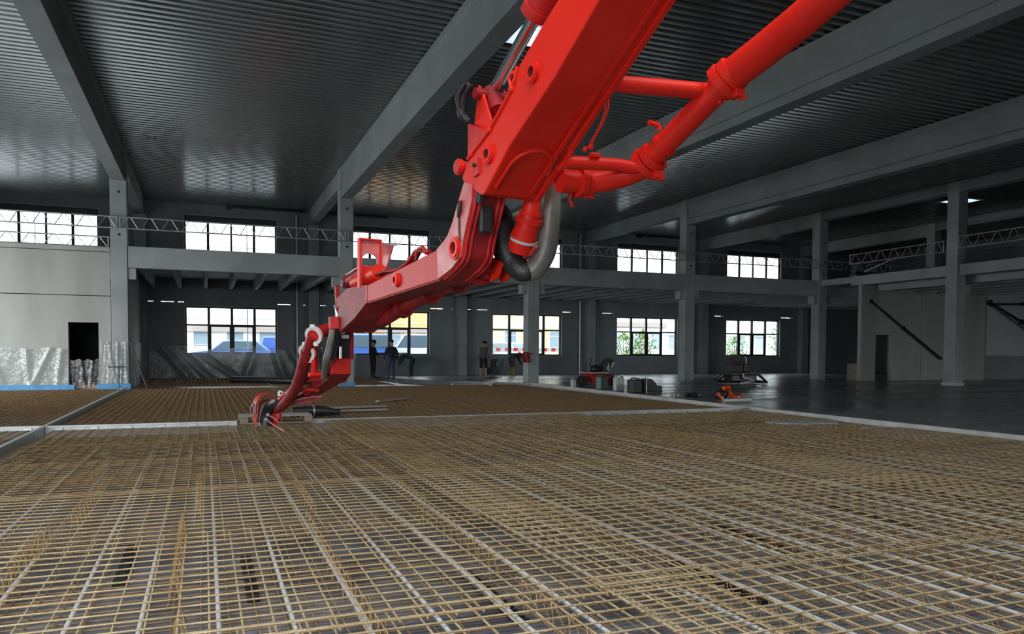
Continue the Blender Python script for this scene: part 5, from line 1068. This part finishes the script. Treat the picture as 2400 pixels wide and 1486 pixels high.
# machine on the cross mezzanine, far stack
mc = empty('winch', (27.5, 26.75, 4.72)); tagged(mc, 'dark winch with a light rod on the mezzanine corner', 'winch')
boxo('winch_base', (-.25, -.2, 0), (.25, .2, .08), 'black_steel', mc); MB().tube([(-.2, 0, .3), (.2, 0, .3)], .18, 14).build('drum', 'engine_grey', mc, smooth=40); boxo('motor', (-.1, -.15, .4), (.25, .15, .65), 'engine_grey', mc, bevel=.02); MB().tube([(.2, -.2, .2), (.9, -1.3, .75)], .03, 8).build('light_rod', 'white_plastic', mc, smooth=50)
pipe('cable', [(-.25, 0, .3), (-.8, .3, .25), (-1.2, .8, .03)], .02, 'rubber', mc, n=4, sides=6)

# ------------------------------------------------------------------ outside
EZ = 0.30
st(boxo('ground', (-60, YB + 0.3, EZ - 0.2), (120, 110, EZ), 'asphalt'), 'pale asphalt yard outside the windows', 'ground')
st(boxo('ground', (-60, -60, -0.6), (120, YR - 0.3, -0.33), 'asphalt'), 'yard outside the entrance gate', 'ground')
st(boxo('ground', (-60, YR - 0.3, -0.6), (XL - 0.31, YB + 0.3, -0.33), 'yard_bounce'), 'unseen pale yard bouncing daylight through the added loading gate', 'ground')
def house(x0, x1, y0, h, mat, label, rows, cols, wmat='facade_window', band=None, roof='brown_band', wz=(1.2, 1.4), bandz=2.55, seed=0):
    r = empty('house', ((x0 + x1) / 2, y0, EZ)); tagged(r, label, 'house', 'houses across the yard'); L = (x1 - x0) / 2
    boxo('wall', (-L, 0, 0), (L, 9, h), mat, r)
    if band: boxo('band', (-L, -.25, bandz), (L, 0, bandz + .42), band, r)
    MB().prism([(-L - .3, -.5, h), (L + .3, -.5, h), (L + .3, 4.5, h + 1.8), (-L - .3, 4.5, h + 1.8)], (0, 0, .18)).build('roof', roof, r)
    step = (2 * L) / cols; ww = min(1.6, step * .5)
    wm = MB().box((-ww / 2, -.02, 0), (ww / 2, .05, wz[1])).mesh('window', wmat); fm = MB(); rect_frame(fm, -ww / 2 - .08, ww / 2 + .08, -.08, wz[1] + .08, .08, -.06, .02); fm = fm.mesh('window_surround', 'facade_white')
    for i in range(cols):
        for j in range(rows):
            w = link('window', wm, r, (-L + step * (i + .5), -.01, wz[0] + j * 2.7)); link('surround', fm, w)
    for k in range(int(h / .9)): boxo('cornice', (-L, -.05, .9 * k + .4), (L, .0, .9 * k + .44), 'facade_grey' if mat == 'facade_white' else 'facade_white', r)
    return r
house(-19, -2.4, 58, 6.4, 'facade_white', 'white house with grey bands seen behind the first windows', 2, 6, band='facade_grey')
house(-1.2, 9.5, 57, 6.6, 'facade_white', 'long white house with a brown band behind the parked blue cars', 2, 5, band='brown_band', bandz=2.2)
house(10.2, 17.5, 60, 6.0, 'facade_orange', 'orange rendered house behind the white van', 1, 3, band='brown_band', bandz=2.4)
house(20.0, 28.0, 58, 6.6, 'facade_yellow', 'yellow house seen through the third window', 2, 4, band='facade_grey', bandz=2.8)
house(28.6, 39.0, 60, 6.2, 'facade_white', 'white house with wide eaves behind the shrubs', 2, 5, band='brown_band', bandz=3.2)
house(40.0, 60.0, 62, 6.4, 'facade_white', 'far white house at the end of the street', 2, 8, band='facade_grey')
def car(loc, rz, mat, label, van=False, L=4.3, W=1.75, H=1.5):
    r = empty('car', loc, rz); tagged(r, label, 'car', 'cars parked outside'); l = L / 2
    if van: low = [(-l, .35), (l, .35), (l, .95), (l - .25, 1.05), (l - .75, 1.12)]; prof = [(-l, .3), (l, .3), (l, .85), (l - .1, 1.0), (l - .75, 1.12), (l - 1.35, H), (-l + .1, H), (-l, 1.1)]; gl = [(l - .9, 1.14), (l - 1.38, H - .1), (-l + .3, H - .1), (-l + .2, 1.14)]
    else: prof = [(-l, .3), (l, .3), (l, .7), (l - .15, .82), (l - 1.15, .95), (l - 1.75, H - .05), (l - 2.3, H), (-l + .75, H - .04), (-l + .12, .98), (-l, .9)]; gl = [(l - 1.3, .97), (l - 1.8, H - .12), (l - 2.3, H - .07), (-l + .85, H - .1), (-l + .4, .99)]
    b = MB(); n = len(prof)
    for sgn in (-1, 1):
        for yv, zz in prof: inset = .0 if zz < 1.0 else .14 * (zz - 1.0) / max(.3, H - 1.0); b.v.append((sgn * (W / 2 - inset), yv, zz))
    b.face(list(range(n))); b.face(list(range(2 * n - 1, n - 1, -1)))
    for i in range(n): j = (i + 1) % n; b.face((i, j, n + j, n + i))
    b.build('body', mat, r, bevel=.05)
    for sgn in (-1, 1):
        MB().prism([(sgn * (W / 2 - .005 - (.13 * (zz - 1.0) / max(.3, H - 1.0) if zz > 1 else 0)), yv, zz) for yv, zz in gl], (sgn * .015, 0, 0)).build('side_window', 'car_glass', r)
        for yv in (-l + .8, l - .85): MB().disc_ring((sgn * (W / 2 - .1), yv, .31), (1, 0, 0), .31, .05, .2, 20).build('wheel', 'tyre', r, smooth=40); MB().disc_ring((sgn * (W / 2 - .02), yv, .31), (1, 0, 0), .2, .03, .06, 16).build('rim', 'galvanised', r)
        boxo('tail_light', (sgn * W / 2 - sgn * .3 - .1, -l - .02, .75), (sgn * W / 2 - sgn * .3 + .1, -l + .05, .95), 'tail_light', r); boxo('headlight', (sgn * W / 2 - sgn * .35 - .15, l - .06, .62), (sgn * W / 2 - sgn * .35 + .15, l + .02, .76), 'white_plastic', r)
    iw = W / 2 - .16
    MB().prism([(-iw, -l + .14, 1.0), (iw, -l + .14, 1.0), (iw - .1, -l + (.62 if not van else .16), H - .12), (-iw + .1, -l + (.62 if not van else .16), H - .12)], (0, -.03, 0)).build('rear_window', 'car_glass', r)
    return r
car((1.4, 46.3, EZ), math.radians(86), 'car_blue', 'bright blue hatchback parked behind the second window', H=1.5)
car((4.7, 50.2, EZ), math.radians(-20), 'car_navy', 'dark blue estate car turned away beside the hatchback', H=1.75, van=True, L=4.4)
car((8.3, 45.5, EZ), math.radians(80), 'car_blue', 'blue van behind the workers', van=True, H=1.9)
car((12.6, 46.5, EZ), math.radians(70), 'car_white', 'white van parked behind the third window', van=True, H=2.0, L=4.8)
car((18.0, 46.5, EZ), math.radians(20), 'car_silver', 'silver car behind the striped barrier', H=1.55)
# barrier boards
for x0, lab in ((15.2, 'red and white barrier board outside the third window'), (17.6, 'red and white barrier board beside the third column')):
    r = empty('barrier_board', (x0, 41.2, EZ)); tagged(r, lab, 'barrier')
    for i in range(8): boxo('stripe', (i * .27, 0, .95), ((i + 1) * .27, .03, 1.15), 'barrier_red' if i % 2 else 'barrier_white', r)
    for x in (.15, 2.0): boxo('post', (x, .03, 0), (x + .05, .08, 1.2), 'galvanised', r)
# scaffold rails seen outside the first upper windows
sc = empty('scaffold', (-10.0, 40.2, EZ)); tagged(sc, 'tube scaffold standing outside the upper windows', 'scaffold')
for x in range(0, 14, 3): MB().tube([(x, 0, 0), (x, 0, 8.2)], .03, 6).build('standard', 'galvanised', sc, smooth=60)
for z in (5.6, 5.95, 6.2, 6.5, 6.85): MB().tube([(0, 0, z), (13, 0, z)], .022, 6).build('ledger', 'galvanised', sc, smooth=60)
boxo('walk_board', (0, -.2, 5.45), (13, .5, 5.5), 'wood_grey', sc)
# shrubs
def shrub(loc, h, w, label, seed):
    rnd = random.Random(seed); r = empty('shrub', loc); tagged(r, label, 'shrub', 'shrubs outside the windows'); b = MB()
    for i in range(420):
        a_, th, rr = rnd.uniform(0, 6.28), rnd.uniform(0, PI), rnd.uniform(.5, 1.0)
        p = Vector((w * rr * math.sin(th) * math.cos(a_), w * .7 * rr * math.sin(th) * math.sin(a_), h * .58 + h * .45 * rr * math.cos(th))); d1 = Vector((rnd.uniform(-1, 1), rnd.uniform(-1, 1), rnd.uniform(-1, 1))).normalized() * .11; d2 = d1.cross(Vector((rnd.uniform(-1, 1), rnd.uniform(-1, 1), 1))).normalized() * .06
        b.quad(p - d1, p + d2, p + d1, p - d2)
    fo = b.build('foliage', 'leaf', r); fo['kind'] = 'stuff'
    s_ = MB()
    for k in range(4): s_.tube([(0.05 * k - .1, 0, 0), (.25 * (k - 1.5) * w, 0.1 * k, h * .7)], [.05, .015], 6)
    s_.build('stems', 'bark', r)
shrub((25.0, 43.0, EZ), 2.2, 1.2, 'leafy shrub outside the fourth window', 3); shrub((27.0, 44.2, EZ), 2.4, 1.0, 'taller leafy shrub outside the fourth window', 4); shrub((37.6, 43.0, EZ), 3.2, 1.2, 'tall green shrub outside the fifth window', 5); shrub((34.6, 44.5, EZ), 2.0, 1.1, 'low leafy shrub outside the fifth window', 6)
